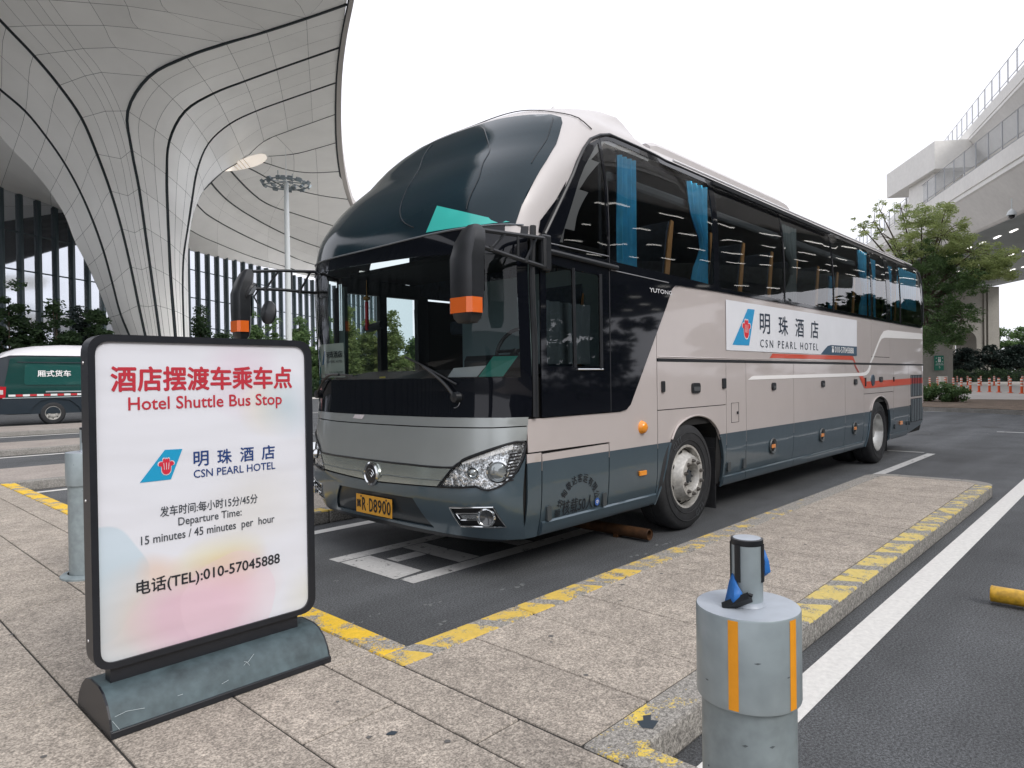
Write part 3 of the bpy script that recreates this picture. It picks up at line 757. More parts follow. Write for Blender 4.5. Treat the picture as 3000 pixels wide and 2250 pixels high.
# ramp above it
RA = Vector((54.8, 5.9, 0)); ra = math.radians(18.45); RU = Vector((math.cos(ra), math.sin(ra), 0)); RN = Vector((math.sin(ra), -math.cos(ra), 0))
def RW(s, n_, z): return RA+RU*s+RN*n_+Vector((0, 0, z+.105*s))
RV = empty('ramp_viaduct', tuple(RA), 'upper curved concrete ramp rising above the wide viaduct', 'viaduct')
sweep('deck', [(0, 19.9), (.1, 19.8), (1.6, 17.7), (24, 17.7), (26, 19.8), (26, 20.1), (0, 20.1)], -30, 110, concw, RV, RW)
sweep('parapet', [(0, 20.2), (0, 21.0), (.3, 21.0), (.3, 20.12), (.08, 20.12), (.08, 20.2)], -30, 110, concw, RV, RW)
FE2 = empty('railing', tuple(RW(0, 0, 21)), 'glazed noise barrier railing on the upper ramp against the sky', 'railing', 'bridge railings')
fence(FE2, RW, -6, 70, 21.0, 1.75)
# stair head box cantilevered beside the ramp
SB = empty('stair_tower', tuple(px(2700, 500, 66)), 'white windowless stair tower with an overhanging box behind the railing', 'tower')
def flatz(p, z): return Vector((p.x, p.y, z))
a = px(2738, 413, 60); b = px(2597, 466, 70); zt = a.z; zb = px(2738, 494, 60).z
dirn = (b-a); nrm = Vector((dirn.y, -dirn.x, 0)).normalized()
if nrm.dot(CR) < 0: nrm = -nrm
a2 = a+nrm*3.3; b2 = b+nrm*3.3
g = G(); g.add([flatz(p, z) for z in (zb, zt) for p in (a, b, b2, a2)], [(0, 1, 2, 3), (4, 7, 6, 5), (0, 4, 5, 1), (1, 5, 6, 2), (2, 6, 7, 3), (3, 7, 4, 0)]); g.out('head_box', concw, SB)
c1_ = a.lerp(b, .12)+nrm*.5; c2_ = a.lerp(b, .62)+nrm*.5; c3_ = c2_+nrm*2.4; c4_ = c1_+nrm*2.4
g = G(); g.add([flatz(p, z) for z in (14.4, zb) for p in (c1_, c2_, c3_, c4_)], [(0, 1, 2, 3), (4, 7, 6, 5), (0, 4, 5, 1), (1, 5, 6, 2), (2, 6, 7, 3), (3, 7, 4, 0)]); g.out('shaft', concw, SB)
# dome camera under the edge
cp = OW(-1.4, 3.0, 11.93); cp = px(2964, 628, 42.5)
cc = empty('dome_camera', tuple(cp), 'white dome camera hanging from the viaduct soffit', 'camera')
G().lathe([(.03, 1.0), (.03, .35), (.2, .2), (.28, 0), (.28, -.06), (.02, -.06)], cp, 'z', 16).out('housing', whites, cc, True)
G().lathe([(.2, -.06), (.18, -.18), (.1, -.27), (.001, -.3)], cp, 'z', 16).out('dome', P('black_gloss', (.015, .017, .02), .08, coat=1), cc, True)

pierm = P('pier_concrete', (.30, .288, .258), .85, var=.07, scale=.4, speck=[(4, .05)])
# pier with sign
def at_ground(x, y): 
    v = CD+CR*((x-1500)/F_PX)-CU*((y-1125)/F_PX); t = -EYE/v.z; return EYEP+v*t
def box_from(name, p0, p1, depth_v, z0, z1, m, root):
    q_ = [p0, p1, p1+depth_v, p0+depth_v]; g = G()
    g.add([flatz(p, z) for z in (z0, z1) for p in q_], [(0, 1, 2, 3), (4, 7, 6, 5), (0, 4, 5, 1), (1, 5, 6, 2), (2, 6, 7, 3), (3, 7, 4, 0)]); return g.out(name, m, root)
pr = px(2792, 1100, 72); plft = px(2600, 1100, 72); awy = Vector((CD.x, CD.y, 0)).normalized()
p1r = empty('viaduct_pier', tuple(flatz((pr+plft)/2, 0)), 'broad concrete viaduct pier carrying the green restroom sign', 'pier', 'viaduct piers')
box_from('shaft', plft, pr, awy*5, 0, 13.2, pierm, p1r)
box_from('footing', plft-awy*.3, pr-awy*.3+(pr-plft).normalized()*.3, awy*5.6, 0, .35, pierm, p1r)
p2r = empty('viaduct_pier', tuple(flatz(px(2887, 1100, 105), 0)), 'concrete viaduct pier with a tall round topped opening', 'pier', 'viaduct piers')
def W2(xp, zf):  return flatz(px(xp, 1100, 105), zf)
def zpx(y, d): return EYE+(1087-y)/F_PX*d
outl = [(2740, 0), (2740, 14.5), (2929, 14.5), (2929, 0)]
xl, xr, zt_ = 2800, 2862, zpx(966, 105); rad = (xr-xl)/2; mpp = 105/F_PX
arch = [(xr, 0), (xr, zt_-rad*mpp)]+[((xl+xr)/2+rad*math.cos(t), zt_-rad*mpp+rad*mpp*math.sin(t)) for t in np.linspace(0.15, math.pi-.15, 12)]+[(xl, zt_-rad*mpp), (xl, 0)]
poly = [(2740, 0), (2740, 14.5), (2929, 14.5), (2929, 0)]+arch
av = awy*4+(pr-plft).normalized()*-.6
g = G(); n = len(poly); fr = [W2(a_, b_) for a_, b_ in poly]; g.add(fr+[p+av for p in fr], [tuple(range(n)), tuple(range(2*n-1, n-1, -1))]+[(i, (i+1) % n, n+(i+1) % n, n+i) for i in range(n)]); g.out('shaft', pierm, p2r)
for xx in (2882, 2893): box_from('rib', W2(xx, 0)-awy*.25, W2(xx+4, 0)-awy*.25, awy*.24, 0, 14, pierm, p2r)
# more piers back along the viaduct, out of the picture but met in the bus windows
for i, s in enumerate((-40, -70)):
    pp = OW(s, 7, 0); pe = empty('viaduct_pier', tuple(flatz(pp, 0)), ('plain concrete viaduct pier near the added backdrop building', 'plain concrete viaduct pier farther along past the added backdrop building')[i], 'pier', 'viaduct piers')
    box_from('shaft', flatz(pp, 0), flatz(pp+OU*1.8, 0), ON*9, 0, 12+OS*s+.1, pierm, pe)
# restroom sign and cabinet
green = P('sign_green', (.01, .17, .11), .5); wht = P('print_white', (.8, .8, .8), .5)
sA = px(2738, 1042, 71.8); sB_ = px(2764, 1085, 71.8); ww = (px(2764, 1060, 71.8)-px(2738, 1060, 71.8)); uh = ww.normalized()
rs = empty('restroom_sign', tuple(sA), 'green restroom sign with white figures fixed on the concrete pier', 'sign')
def SG(a_, b_): return flatz(sA, sB_.z)+Vector((uh.x, uh.y, 0))*a_-awy*.05+Vector((0, 0, b_))
Wd, Hd = ww.length, sA.z-sB_.z
g = G(); g.prism([(0, 0), (Wd, 0), (Wd, Hd), (0, Hd)], 0, .12, M=lambda a_, b_, h: SG(a_, b_)+awy*h); g.out('board', green, rs)
g = G()
for cx_ in (.42, .58):
    g.prism([(Wd*cx_-.035+.07*math.cos(t)*1, Hd*.86+.06*math.sin(t)) for t in np.linspace(0, 6.283, 9)[:-1]], -.02, -.01, M=lambda a_, b_, h: SG(a_+.03, b_)+awy*h)
    g.prism([(Wd*cx_-.07, Hd*.56), (Wd*cx_+.07, Hd*.56), (Wd*cx_+.05, Hd*.8), (Wd*cx_-.05, Hd*.8)], -.02, -.01, M=lambda a_, b_, h: SG(a_, b_)+awy*h)
for cx_, cz_ in ((.14, .84), (.86, .84), (.14, .6), (.86, .6)): g.prism([(Wd*cx_-.05, Hd*cz_-.05), (Wd*cx_+.05, Hd*cz_-.05), (Wd*cx_, Hd*cz_+.06)], -.02, -.01, M=lambda a_, b_, h: SG(a_, b_)+awy*h)
g.prism([(Wd*.05, Hd*.36), (Wd*.95, Hd*.36), (Wd*.95, Hd*.385), (Wd*.05, Hd*.385)], -.02, -.01, M=lambda a_, b_, h: SG(a_, b_)+awy*h)
g.out('pictogram', wht, rs)
text('lettering', '卫生间', (Wd*.12, Hd*.42, Wd*.88, Hd*.51), lambda a_, b_: SG(a_, b_)-awy*.015, wht, rs)
text('arrow', '↑', (Wd*.4, Hd*.1, Wd*.6, Hd*.3), lambda a_, b_: SG(a_, b_)-awy*.015, wht, rs)
ca = at_ground(2757, 1133); cb_ = at_ground(2776, 1133)
cab = empty('service_cabinet', tuple(ca), 'white service cabinet with an orange notice at the foot of the pier', 'cabinet')
box_from('box', ca, cb_, awy*.6, 0, 1.0, P('cabinet_white', (.6, .58, .52), .5), cab)
box_from('notice', ca.lerp(cb_, .55)-awy*.02, ca.lerp(cb_, .9)-awy*.02, awy*.015, .35, .9, P('notice_orange', (.55, .12, .05), .5), cab)

# orange posts
om = P('post_orange', (.70, .10, .02), .5); omw = P('post_band', (.78, .74, .68), .4)
def fpost():
    r_ = empty('marker_post', (0, 0, 0), 'flexible orange marker post with pale bands on the plaza', 'post', 'orange marker posts on the plaza')
    G().lathe([(.001, .96), (.07, .95), (.075, .9), (.075, .05), (.16, .03), (.16, 0)], (0, 0, 0), 'z', 12).out('tube', om, r_, True)
    for z in (.86, .68, .5): G().lathe([(.079, z-.045), (.082, z), (.079, z+.045)], (0, 0, 0), 'z', 12).out('band', omw, r_, True)
    return r_
pp0 = fpost(); first = True
for xs_, yb in (([(768, 1275), (822, 1281), (875, 1283), (932, 1285), (988, 1293), (1050, 1296), (1110, 1303), (1183, 1303), (1248, 1305), (1328, 1309), (1407, 1313)], 0), ([(958, 1252), (1030, 1254), (1122, 1256), (1215, 1257), (1317, 1259), (1412, 1262)], 1)):
    for j, (x, y) in enumerate(xs_):
        p = at_ground(2400+.4219*x, 600+.4219*y); o = pp0 if first else clone(pp0); first = False
        o.location = (p.x, p.y, .02)
        od = ('first', 'second', 'third', 'fourth', 'fifth', 'sixth', 'seventh', 'eighth', 'ninth', 'tenth', 'eleventh')[j]
        o['label'] = ('orange marker post with pale bands in the front row on the plaza', 'orange marker post with pale bands in the back row before the hedge')[yb]
        o['label'] = od+(' orange marker post from the bus tail in the near row', ' orange marker post from the pier in the far row by the hedge')[yb]
        o['group'] = ('front row of orange marker posts', 'back row of orange marker posts')[yb]

# ================================================================== PLANTS
def leafmat(name, col, col2, trans=.35):
    m = bpy.data.materials.new(name); m.use_nodes = True; t = m.node_tree; N = t.nodes; L = t.links
    b = N['Principled BSDF']; b.inputs['Roughness'].default_value = .55; b.inputs['Specular IOR Level'].default_value = .3
    g = N.new('ShaderNodeNewGeometry'); r = N.new('ShaderNodeMix'); r.data_type = 'RGBA'
    n = N.new('ShaderNodeTexNoise'); n.inputs['Scale'].default_value = .9; L.new(g.outputs['Position'], n.inputs['Vector'])
    ad = N.new('ShaderNodeMath'); ad.operation = 'MULTIPLY_ADD'; L.new(g.outputs['Random Per Island'], ad.inputs[0]); ad.inputs[1].default_value = .6
    sb_ = N.new('ShaderNodeMapRange'); sb_.inputs['From Min'].default_value = .35; sb_.inputs['From Max'].default_value = .65; sb_.inputs['To Max'].default_value = .5
    L.new(n.outputs['Fac'], sb_.inputs['Value']); L.new(sb_.outputs[0], ad.inputs[2])
    L.new(ad.outputs[0], r.inputs['Factor']); r.inputs['A'].default_value = tuple(col)+(1,); r.inputs['B'].default_value = tuple(col2)+(1,)
    L.new(r.outputs['Result'], b.inputs['Base Color'])
    tr = N.new('ShaderNodeBsdfTranslucent'); L.new(r.outputs['Result'], tr.inputs['Color']); ms = N.new('ShaderNodeMixShader'); ms.inputs[0].default_value = trans
    L.new(b.outputs[0], ms.inputs[1]); L.new(tr.outputs[0], ms.inputs[2]); L.new(ms.outputs[0], N['Material Output'].inputs['Surface']); return m
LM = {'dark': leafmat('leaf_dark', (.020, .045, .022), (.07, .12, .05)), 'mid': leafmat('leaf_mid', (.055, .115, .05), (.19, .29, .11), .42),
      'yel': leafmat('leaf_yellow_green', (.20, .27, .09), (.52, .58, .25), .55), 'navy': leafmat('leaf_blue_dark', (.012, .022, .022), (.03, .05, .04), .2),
      'pale': leafmat('leaf_pale', (.10, .15, .05), (.34, .38, .14), .45)}
bark = P('bark', (.10, .075, .055), .9, var=.3, scale=12, bump=.5)
def leaves(centres, radii, per, size, rng, flat_=.6, aspect=2.1):
    """per leaves round each cluster centre; returns verts and faces of rhombic leaves"""
    n = len(centres)*per; c = np.repeat(np.array(centres), per, 0); r = np.repeat(np.array(radii), per)
    d = rng.normal(size=(n, 3)); d /= np.linalg.norm(d, axis=1)[:, None]
    pos = c+d*(r*rng.random(n)**.45)[:, None]*np.array([1, 1, flat_])
    u = rng.normal(size=(n, 3)); u[:, 2] *= .5; u /= np.linalg.norm(u, axis=1)[:, None]
    w_ = np.cross(u, rng.normal(size=(n, 3))); w_ /= np.linalg.norm(w_, axis=1)[:, None]
    s = (size*(.6+.8*rng.random(n)))[:, None]
    v = np.stack([pos-u*s, pos+w_*s/aspect, pos+u*s, pos-w_*s/aspect], 1).reshape(-1, 3)
    return v, np.arange(n*4).reshape(-1, 4)
def leafobj(name, v, f, m, parent, **kw):
    me = bpy.data.meshes.new(name); o0 = np.array(origin(parent)); v = v-o0
    me.vertices.add(len(v)); me.vertices.foreach_set('co', v.ravel()); me.loops.add(f.size); me.loops.foreach_set('vertex_index', f.ravel())
    me.polygons.add(len(f)); me.polygons.foreach_set('loop_start', np.arange(0, f.size, 4)); me.update(calc_edges=True)
    me.materials.append(m); o = bpy.data.objects.new(name, me); COL.objects.link(o); o.parent = parent; return props(o, **kw)
def tree(name, label, base, h, rad, z0, ncl, per, leaf, m, seed, cat='tree', group=None, conical=0, trunk=.1, crad=.5, lean=(0, 0), nbr=7):
    rng = np.random.default_rng(seed); b = Vector(base); root = empty(name, tuple(b), label, cat, group)
    H = h-z0; cs = []; rs_ = []
    while len(cs) < ncl:
        p = rng.uniform(-1, 1, 3); k = (p[2]+1)/2
        lim = (1-k)**.8*.95+.08 if conical else math.sqrt(max(0, 1-p[2]**2))*(.85+.3*rng.random())
        q_ = math.hypot(p[0], p[1])
        if q_ > lim or (q_ < lim*.35 and rng.random() < .6): continue
        cs.append((b.x+p[0]*rad+lean[0]*k, b.y+p[1]*rad+lean[1]*k, b.z+z0+H*k*.97)); rs_.append(crad*(.6+.7*rng.random()))
    v, f = leaves(cs, rs_, per, leaf, rng); 
    g = G(); top = b+Vector((lean[0]*.7, lean[1]*.7, z0+H*.8))
    g.tube([b, b.lerp(top, .4)+Vector((rng.normal()*.05, rng.normal()*.05, 0)), top], [trunk, trunk*.7, trunk*.15], 7)
    for i in rng.choice(len(cs), min(nbr*2, len(cs)), replace=False):
        c_ = Vector(cs[i]); k = rng.uniform(.25, .7); a_ = b.lerp(top, min(.95, max(.25, (c_.z-b.z-H*.25)/max(.1, (top.z-b.z)))))
        g.tube([a_, a_.lerp(c_, .5)+Vector((0, 0, -.05*H*.2)), c_], [trunk*.4, trunk*.25, trunk*.06], 5)
    g.out('trunk', bark, root, True); leafobj('crown', v, f, m, root); return root
gp = lambda x, d: flatz(px(x, 1100, d), 0)
# trees before the glass wall
LT = [(30, 55, 10.6, 2.3, 'dark'), (95, 57, 8.6, 2.0, 'dark'), (170, 56, 9.2, 2.1, 'dark'), (235, 60, 8.6, 1.9, 'navy'), (290, 58, 8.8, 1.9, 'dark'), (-60, 56, 9.8, 2.4, 'dark')]
words = ['dark conifer like tree at the far end of the glass wall above the van', 'dark slender tree above the van roof, second from the picture edge', 'dark broad tree above the van between two fins', 'dusky tree just above the sign frame corner', 'dark tree beside the foot of the flaring column', 'dark tree beyond the van at the picture border']
for (x, d, h, r_, m), lb in zip(LT, words):
    tree('terminal_tree', lb, gp(x, d), h, r_, .6, 110, 110, .16, LM[m], int(x)+500, group='trees before the terminal glass wall', conical=1, crad=.7, trunk=.12)
RT = [(590, 72, 10.0, 1.9, 'dark', 'dark green tree just past the column foot above the sign'), (660, 74, 7.6, 1.9, 'dark', 'dark green tree behind the hanging far mirror'), (740, 70, 8.6, 2.1, 'mid', 'leafy green tree between mirror arm and light mast'), (800, 73, 8.4, 1.9, 'mid', 'green tree touching the left of the light mast'), (880, 72, 9.4, 2.2, 'mid', 'bushy green tree between light mast and bus corner'),
      (960, 74, 9.0, 1.8, 'mid', 'green tree right behind the bus windscreen corner'), (1015, 70, 9.8, 1.5, 'pale', 'pale yellow green tree seen through the windscreen'), (1080, 74, 8.8, 2.2, 'pale', 'dusty green tree seen through the bus door glass'), (1150, 73, 9.0, 2.3, 'pale', 'pale green tree seen through the second door pane'), (1230, 76, 8.0, 2.2, 'mid', 'green tree hidden mostly behind the driver place')]
for x, d, h, r_, m, lb in RT:
    tree('terminal_tree', lb, gp(x, d), h, r_, .4, 150, 120, .15, LM[m], int(x), group='trees before the terminal glass wall', conical=.5, crad=.75, trunk=.12)
rng = np.random.default_rng(3)
cs = [tuple(Vector(gp(x, 59))+Vector((0, 0, .7+.5*rng.random()))) for x in np.linspace(-150, 1500, 150)]
hd = empty('hedge', tuple(gp(500, 59)), 'low dark hedge running before the terminal glass wall', 'hedge')
v, f = leaves(cs, [.75]*len(cs), 130, .12, rng, 1); leafobj('foliage', v, f, LM['dark'], hd)
g = G(); pts_ = [gp(x, 59.4) for x in (-150, 300, 800, 1500)]
g.add([p+Vector((0, 0, z)) for p in pts_ for z in (0, 1.1)], [(0, 2, 3, 1), (2, 4, 5, 3), (4, 6, 7, 5)]); g.out('stems', LM['navy'], hd)

# the big pagoda tree behind the bus tail
TR = gp(2690, 33); rng = np.random.default_rng(11)
tr = empty('pagoda_tree', tuple(TR), 'tall airy yellow green street tree arching behind the bus tail', 'tree')
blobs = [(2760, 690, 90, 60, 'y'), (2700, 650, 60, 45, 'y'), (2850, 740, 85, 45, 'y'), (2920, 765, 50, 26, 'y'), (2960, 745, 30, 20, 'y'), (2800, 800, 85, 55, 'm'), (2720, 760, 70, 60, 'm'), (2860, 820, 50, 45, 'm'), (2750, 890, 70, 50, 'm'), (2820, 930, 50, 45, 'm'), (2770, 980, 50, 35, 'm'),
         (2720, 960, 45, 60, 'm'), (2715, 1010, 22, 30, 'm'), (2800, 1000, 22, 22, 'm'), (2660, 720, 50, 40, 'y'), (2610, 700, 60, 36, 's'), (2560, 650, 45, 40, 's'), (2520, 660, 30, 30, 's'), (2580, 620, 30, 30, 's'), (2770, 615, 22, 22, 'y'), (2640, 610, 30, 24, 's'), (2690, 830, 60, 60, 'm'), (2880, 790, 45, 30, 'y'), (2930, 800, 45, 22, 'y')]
cy, ry, cm_, rm_, cs2, rs2 = [], [], [], [], [], []
limbs = G(); hub = px(2700, 900, 33)
limbs.tube([TR, TR+Vector((.05, .03, 1.8)), hub], [.17, .14, .10], 9)
for bx, by_, rx, ry_, kind in blobs:
    nn = int(rx*ry_/ (90 if kind != 's' else 220))+5
    tips = []
    for _ in range(nn):
        a_ = rng.uniform(0, 6.283); rr = math.sqrt(rng.random()); d = 33+rng.uniform(-1.5, 1.9)
        p = px(bx+rx*rr*math.cos(a_), by_+ry_*rr*math.sin(a_), d); tips.append(p)
        (cy if kind == 'y' else cs2 if kind == 's' else cm_).append(tuple(p)); (ry if kind == 'y' else rs2 if kind == 's' else rm_).append(rng.uniform(.22, .42)*(.55 if kind == 's' else 1))
    cen = px(bx, by_, 33); mid = hub.lerp(cen, .5)+Vector((0, 0, .3)); limbs.tube([hub, mid, cen], [.07, .045, .02], 6)
    for p in tips[::2]: limbs.tube([cen, cen.lerp(p, .6)+Vector((0, 0, .08)), p], [.018, .012, .005], 4, cap=False)
limbs.out('trunk', bark, tr, True)
for nm, c_, r_, per, m in (('yellow_foliage', cy, ry, 100, 'yel'), ('inner_foliage', cm_, rm_, 100, 'mid'), ('sparse_foliage', cs2, rs2, 38, 'yel')):  # clusters grouped by leaf colour and density
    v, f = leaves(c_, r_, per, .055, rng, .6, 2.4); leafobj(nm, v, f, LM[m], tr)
# shrubs on the planting island
for i, (x, y, r_, h, lb) in enumerate(((2722, 1185, .42, 1.0, 'bushy green shrub on the planting island touching the bus tail'), (2765, 1187, .36, .9, 'low dark green shrub in the middle of the planting island'), (2802, 1188, .34, .85, 'rightmost leafy shrub on the planting island'), (2690, 1184, .4, .9, 'green shrub mostly hidden by the bus tail'))):
    p = at_ground(x, y); p.z = KH; rng = np.random.default_rng(60+i)
    s_ = empty('shrub', tuple(p), lb, 'shrub', 'shrubs on the planting island'); cs = []
    st = G()
    for _ in range(26):
        a_ = rng.uniform(0, 6.283); q_ = rng.random()**.6*r_; c_ = p+Vector((q_*math.cos(a_)*1.3, q_*math.sin(a_)*1.3, .12+(h-.2)*rng.random()*(1-q_/r_*.4))); cs.append(tuple(c_)); st.tube([p, c_], [.012, .005], 3, cap=False)
    st.out('stems', bark, s_); v, f = leaves(cs, [.2]*26, 46, .055, rng, .8, 1.7); leafobj('foliage', v, f, LM['mid'], s_)
# background right
tree('round_tree', 'rounded pale green tree against the sky right of the arched pier', gp(2955, 128), 10.3, 3.9, 2.0, 70, 90, .24, LM['mid'], 5, crad=1.1, trunk=.2)
for i, x in enumerate((2812, 2838, 2905, 2932, 2962, 2992, 3020)):
    lb = ['dark tree filling the arched pier opening', 'dark thin tree before the arched pier leg', 'dark bare branched tree before the right pier', 'dark tree under the pale round tree', 'dark dense tree at the hedge, second from the picture edge', 'dark dense tree at the picture border', 'dark tree beyond the picture border'][i]
    tree('roadside_tree', lb, gp(x, 96), 4.8+(i % 3)*.3, 1.7, 1.0, 40, 70, .17, LM['navy'], 80+i, group='dark trees behind the hedge', crad=.75, trunk=.1)
rng = np.random.default_rng(9); hp = [gp(x, 90) for x in np.linspace(2780, 3300, 90)]
h2 = empty('hedge', tuple(gp(2900, 90)), 'clipped dark green hedge behind the orange marker posts', 'hedge')
v, f = leaves([tuple(p+Vector((0, 0, .35+1.0*rng.random()))) for p in hp], [.6]*90, 120, .1, rng, 1); leafobj('foliage', v, f, LM['dark'], h2)
g = G(); a_, b_ = hp[0], hp[-1]; g.add([a_, b_, b_+Vector((0, 0, 1.3)), a_+Vector((0, 0, 1.3)), a_+awy, b_+awy, b_+awy+Vector((0, 0, 1.3)), a_+awy+Vector((0, 0, 1.3))], [(0, 1, 2, 3), (4, 7, 6, 5), (3, 2, 6, 7)]); g.out('stems', LM['navy'], h2)
# planting on the near roadside opposite the bus: out of the picture, met in its glass
VT = [(-20, -47), (-8, -43), (3, -40), (14, -36), (26, -30), (38, -22), (47, -15), (55, -9.5), (62, -5.5), (70, -4.5), (80, -5), (66, -12)]
for i, (tx_, ty_) in enumerate(VT):
    tree('verge_tree', 'small round tree on the open verge, the '+('first', 'second', 'third', 'fourth', 'fifth', 'sixth', 'seventh', 'eighth', 'ninth', 'tenth', 'eleventh', 'twelfth')[i]+' along the road', (tx_, ty_, 0), (4.8 if i < 4 else 7.4)+(i % 3)*.6, 2.2 if i < 4 else 3.6, 1.2, 60, 80, .30, LM['mid'], 200+i, group='verge trees across the road', crad=.9, trunk=.12)
rng = np.random.default_rng(19); n = 130
v, f = leaves([(-30+i*.85, -40+i*.32, .5+.8*rng.random()) for i in range(n)], [.9]*n, 45, .22, rng, .8)
h3 = empty('hedge', (10, -22, 0), 'long clipped verge hedge across the open road', 'hedge'); leafobj('foliage', v, f, LM['dark'], h3)
# ================================================================== COACH
ZK=[.28,.45,.6,.9,1.3,2.3,2.6,2.9,3.15,3.35,3.5,3.58]
XK=[3.20,3.12,3.10,3.13,3.17,3.14,3.18,3.358,3.615,3.845,4.103,4.44]
WK=[1.24,1.28,1.295,1.30,1.30,1.30,1.30,1.29,1.27,1.218,1.014,.957]
LK=[.36,.38,.38,.38,.38,.38,.40,.46,.50,.56,.61,.64]
XR=14.84;LR=.22
def _hm(x,xs,ys):
    n=len(xs)
    if x<=xs[0]:return ys[0]
    if x>=xs[-1]:return ys[-1]
    i=0
    while x>xs[i+1]:i+=1
    def sl(j):
        if j<=0:return (ys[1]-ys[0])/(xs[1]-xs[0])
        if j>=n-1:return (ys[-1]-ys[-2])/(xs[-1]-xs[-2])
        a=(ys[j]-ys[j-1])/(xs[j]-xs[j-1]);b=(ys[j+1]-ys[j])/(xs[j+1]-xs[j])
        return 0 if a*b<=0 else 2*a*b/(a+b)
    h=xs[i+1]-xs[i];t=(x-xs[i])/h;a=sl(i);b=sl(i+1)
    return (2*t**3-3*t*t+1)*ys[i]+(t**3-2*t*t+t)*h*a+(-2*t**3+3*t*t)*ys[i+1]+(t**3-t*t)*h*b
_pc={}
def prof(z):
    k=round(z,4)
    if k not in _pc:_pc[k]=(_hm(z,ZK,XK),_hm(z,ZK,WK),_hm(z,ZK,LK))
    return _pc[k]
def hx(x):
    f=min(1,max(0,(5.529-x)/.5)); return .151*f*f*(3-2*f)
def hump(x,z): return hx(x)*min(1,max(0,(z-3.2)/.38))
def front(t,z):
    x0,w,l=prof(z);a=min(1,abs(t)); x=x0+l*(1-max(0,1-a**3)**.5)
    return (x,YC+w*t,z+hump(x,z))
def half(x,z):
    x0,w,l=prof(z)
    if x<x0: return 0
    if x<x0+l:
        q_=1-(x-x0)/l; return w*max(0,1-q_*q_)**(1/3)
    if x>XR-LR:
        q_=min(1,(x-XR+LR)/LR); return w*max(0,1-q_**3)**(1/4)
    return w
def unz(x,z):
    h=hx(x)
    return z if z<3.2 or h<=0 else (z+3.2*h/.38)/(1+h/.38)
def side(x,z,s=-1):
    zp=unz(x,z); return (x,YC+s*half(x,zp),z)
near=lambda x,z:side(x,z,-1); farr=lambda x,z:side(x,z,1)
beige=P('paint_champagne',(.60,.545,.525),.30,metal=.22,var=.025,scale=2.5,coat=.6,bump=.35,bscale=2.2)
greyp=P('paint_slate',(.095,.138,.168),.28,metal=.5,var=.05,scale=2.5,coat=.7,bump=.4,bscale=2.6)
hoodp=P('paint_champagne_shaded',(.40,.43,.425),.34,metal=.55,var=.03,scale=3,coat=.4)  # champagne body paint with the front's shade put into a greyer tone
roofp=P('paint_roof',(.55,.525,.52),.42,metal=.05,coat=.12,var=.02,scale=4)
blackg=P('black_glass',(.005,.006,.009),.04,spec=.42)
blackm=P('black_plastic',(.014,.016,.019),.38,var=.2,scale=10)
rubber=P('rubber',(.020,.021,.023),.75,var=.3,scale=14,bump=.2,bscale=60)
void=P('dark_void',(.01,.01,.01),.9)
chrome=P('chrome',(.75,.77,.78),.12,metal=1)
tint=glassmat('side_glass',(.84,.89,.91),ior=1.7,wave=.055)
wglass=glassmat('windscreen_glass',(.74,.82,.82),ior=1.42,wave=.01)
dome=glassmat('dome_glass',(.05,.09,.10),ior=1.6)
red=P('stripe_red',(.62,.075,.035),.35,coat=.3); whitep=P('stripe_white',(.92,.91,.90),.35,coat=.3)
orange=P('lens_orange',(.85,.30,.02),.2,coat=.8)
BUS=empty('coach',(9.0,YC,0),'champagne and slate hotel coach with huge domed black windscreen and hotel banner','bus')
# ---- painted upper shell (above the waist) with side window openings
def shell(name,z0,z1,nz,mat,hole,off=0,lid=False,nside=96,mfun=None):
    g=G();rows=[]
    for j in range(nz+1):
        z=lerp(z0,z1,j/nz);x0,w,l=prof(z);w-=off;row=[]
        xs_=[lerp(XR-LR,x0+l,i/nside) for i in range(nside+1)]
        rear=[XR-LR+LR*math.sin(a) for a in np.linspace(math.pi/2,0,6)][:-1]
        for x in rear: row.append((x-off,YC-max(0,half(x,z)-off),z+hump(x,z)))
        for x in xs_: row.append((x,YC-w,z+hump(x,z)))
        for t in np.linspace(-1,1,49)[1:-1]:
            p=front(math.copysign(abs(t)**.8,t),z); row.append((p[0]+off,YC+(p[1]-YC)*(1-off/1.3),p[2]))
        for x in xs_[::-1]: row.append((x,YC+w,z+hump(x,z)))
        for x in rear[::-1]: row.append((x-off,YC+max(0,half(x,z)-off),z+hump(x,z)))
        rows.append(row);g.v+=row
    n=len(rows[0])
    for j in range(nz):
        for i in range(n):
            i2=(i+1)%n
            c=[(rows[j][i][k]+rows[j][i2][k]+rows[j+1][i][k]+rows[j+1][i2][k])/4 for k in range(3)]
            if hole(c): continue
            g.f.append((j*n+i,j*n+n+i,j*n+n+i2,j*n+i2));g.m.append(mfun(c) if mfun else 0)
    if lid:
        top=rows[-1];b=len(g.v)
        for f_ in (.85,.6,.3,.0):
            for p in top: g.v.append((lerp(9,p[0],1) if abs(p[1]-YC)>1e-6 else p[0],YC+(p[1]-YC)*f_,p[2]+.035*(1-f_*f_)))
        base=(nz)*n
        for r in range(4):
            for i in range(n):
                i2=(i+1)%n; a=base+r*n if r else base; a=base if r==0 else b+(r-1)*n; c_=b+r*n
                g.f.append((a+i,c_+i,c_+i2,a+i2));g.m.append(0)
    return g.out(name,mat,BUS,True)
WZ0,WZ1=2.27,3.31
def hole_up(c):
    x,y,z=c
    if abs(y-YC)>1.1 and 4.45<x<14.45 and WZ0<z<WZ1: return True
    if abs(y-YC)>1.1 and 3.98+(z-2.55)*.62<x<=4.45 and WZ0<z<3.2: return True
    return False
shell('upper_body',2.40,3.58,22,[roofp],hole_up,lid=True)
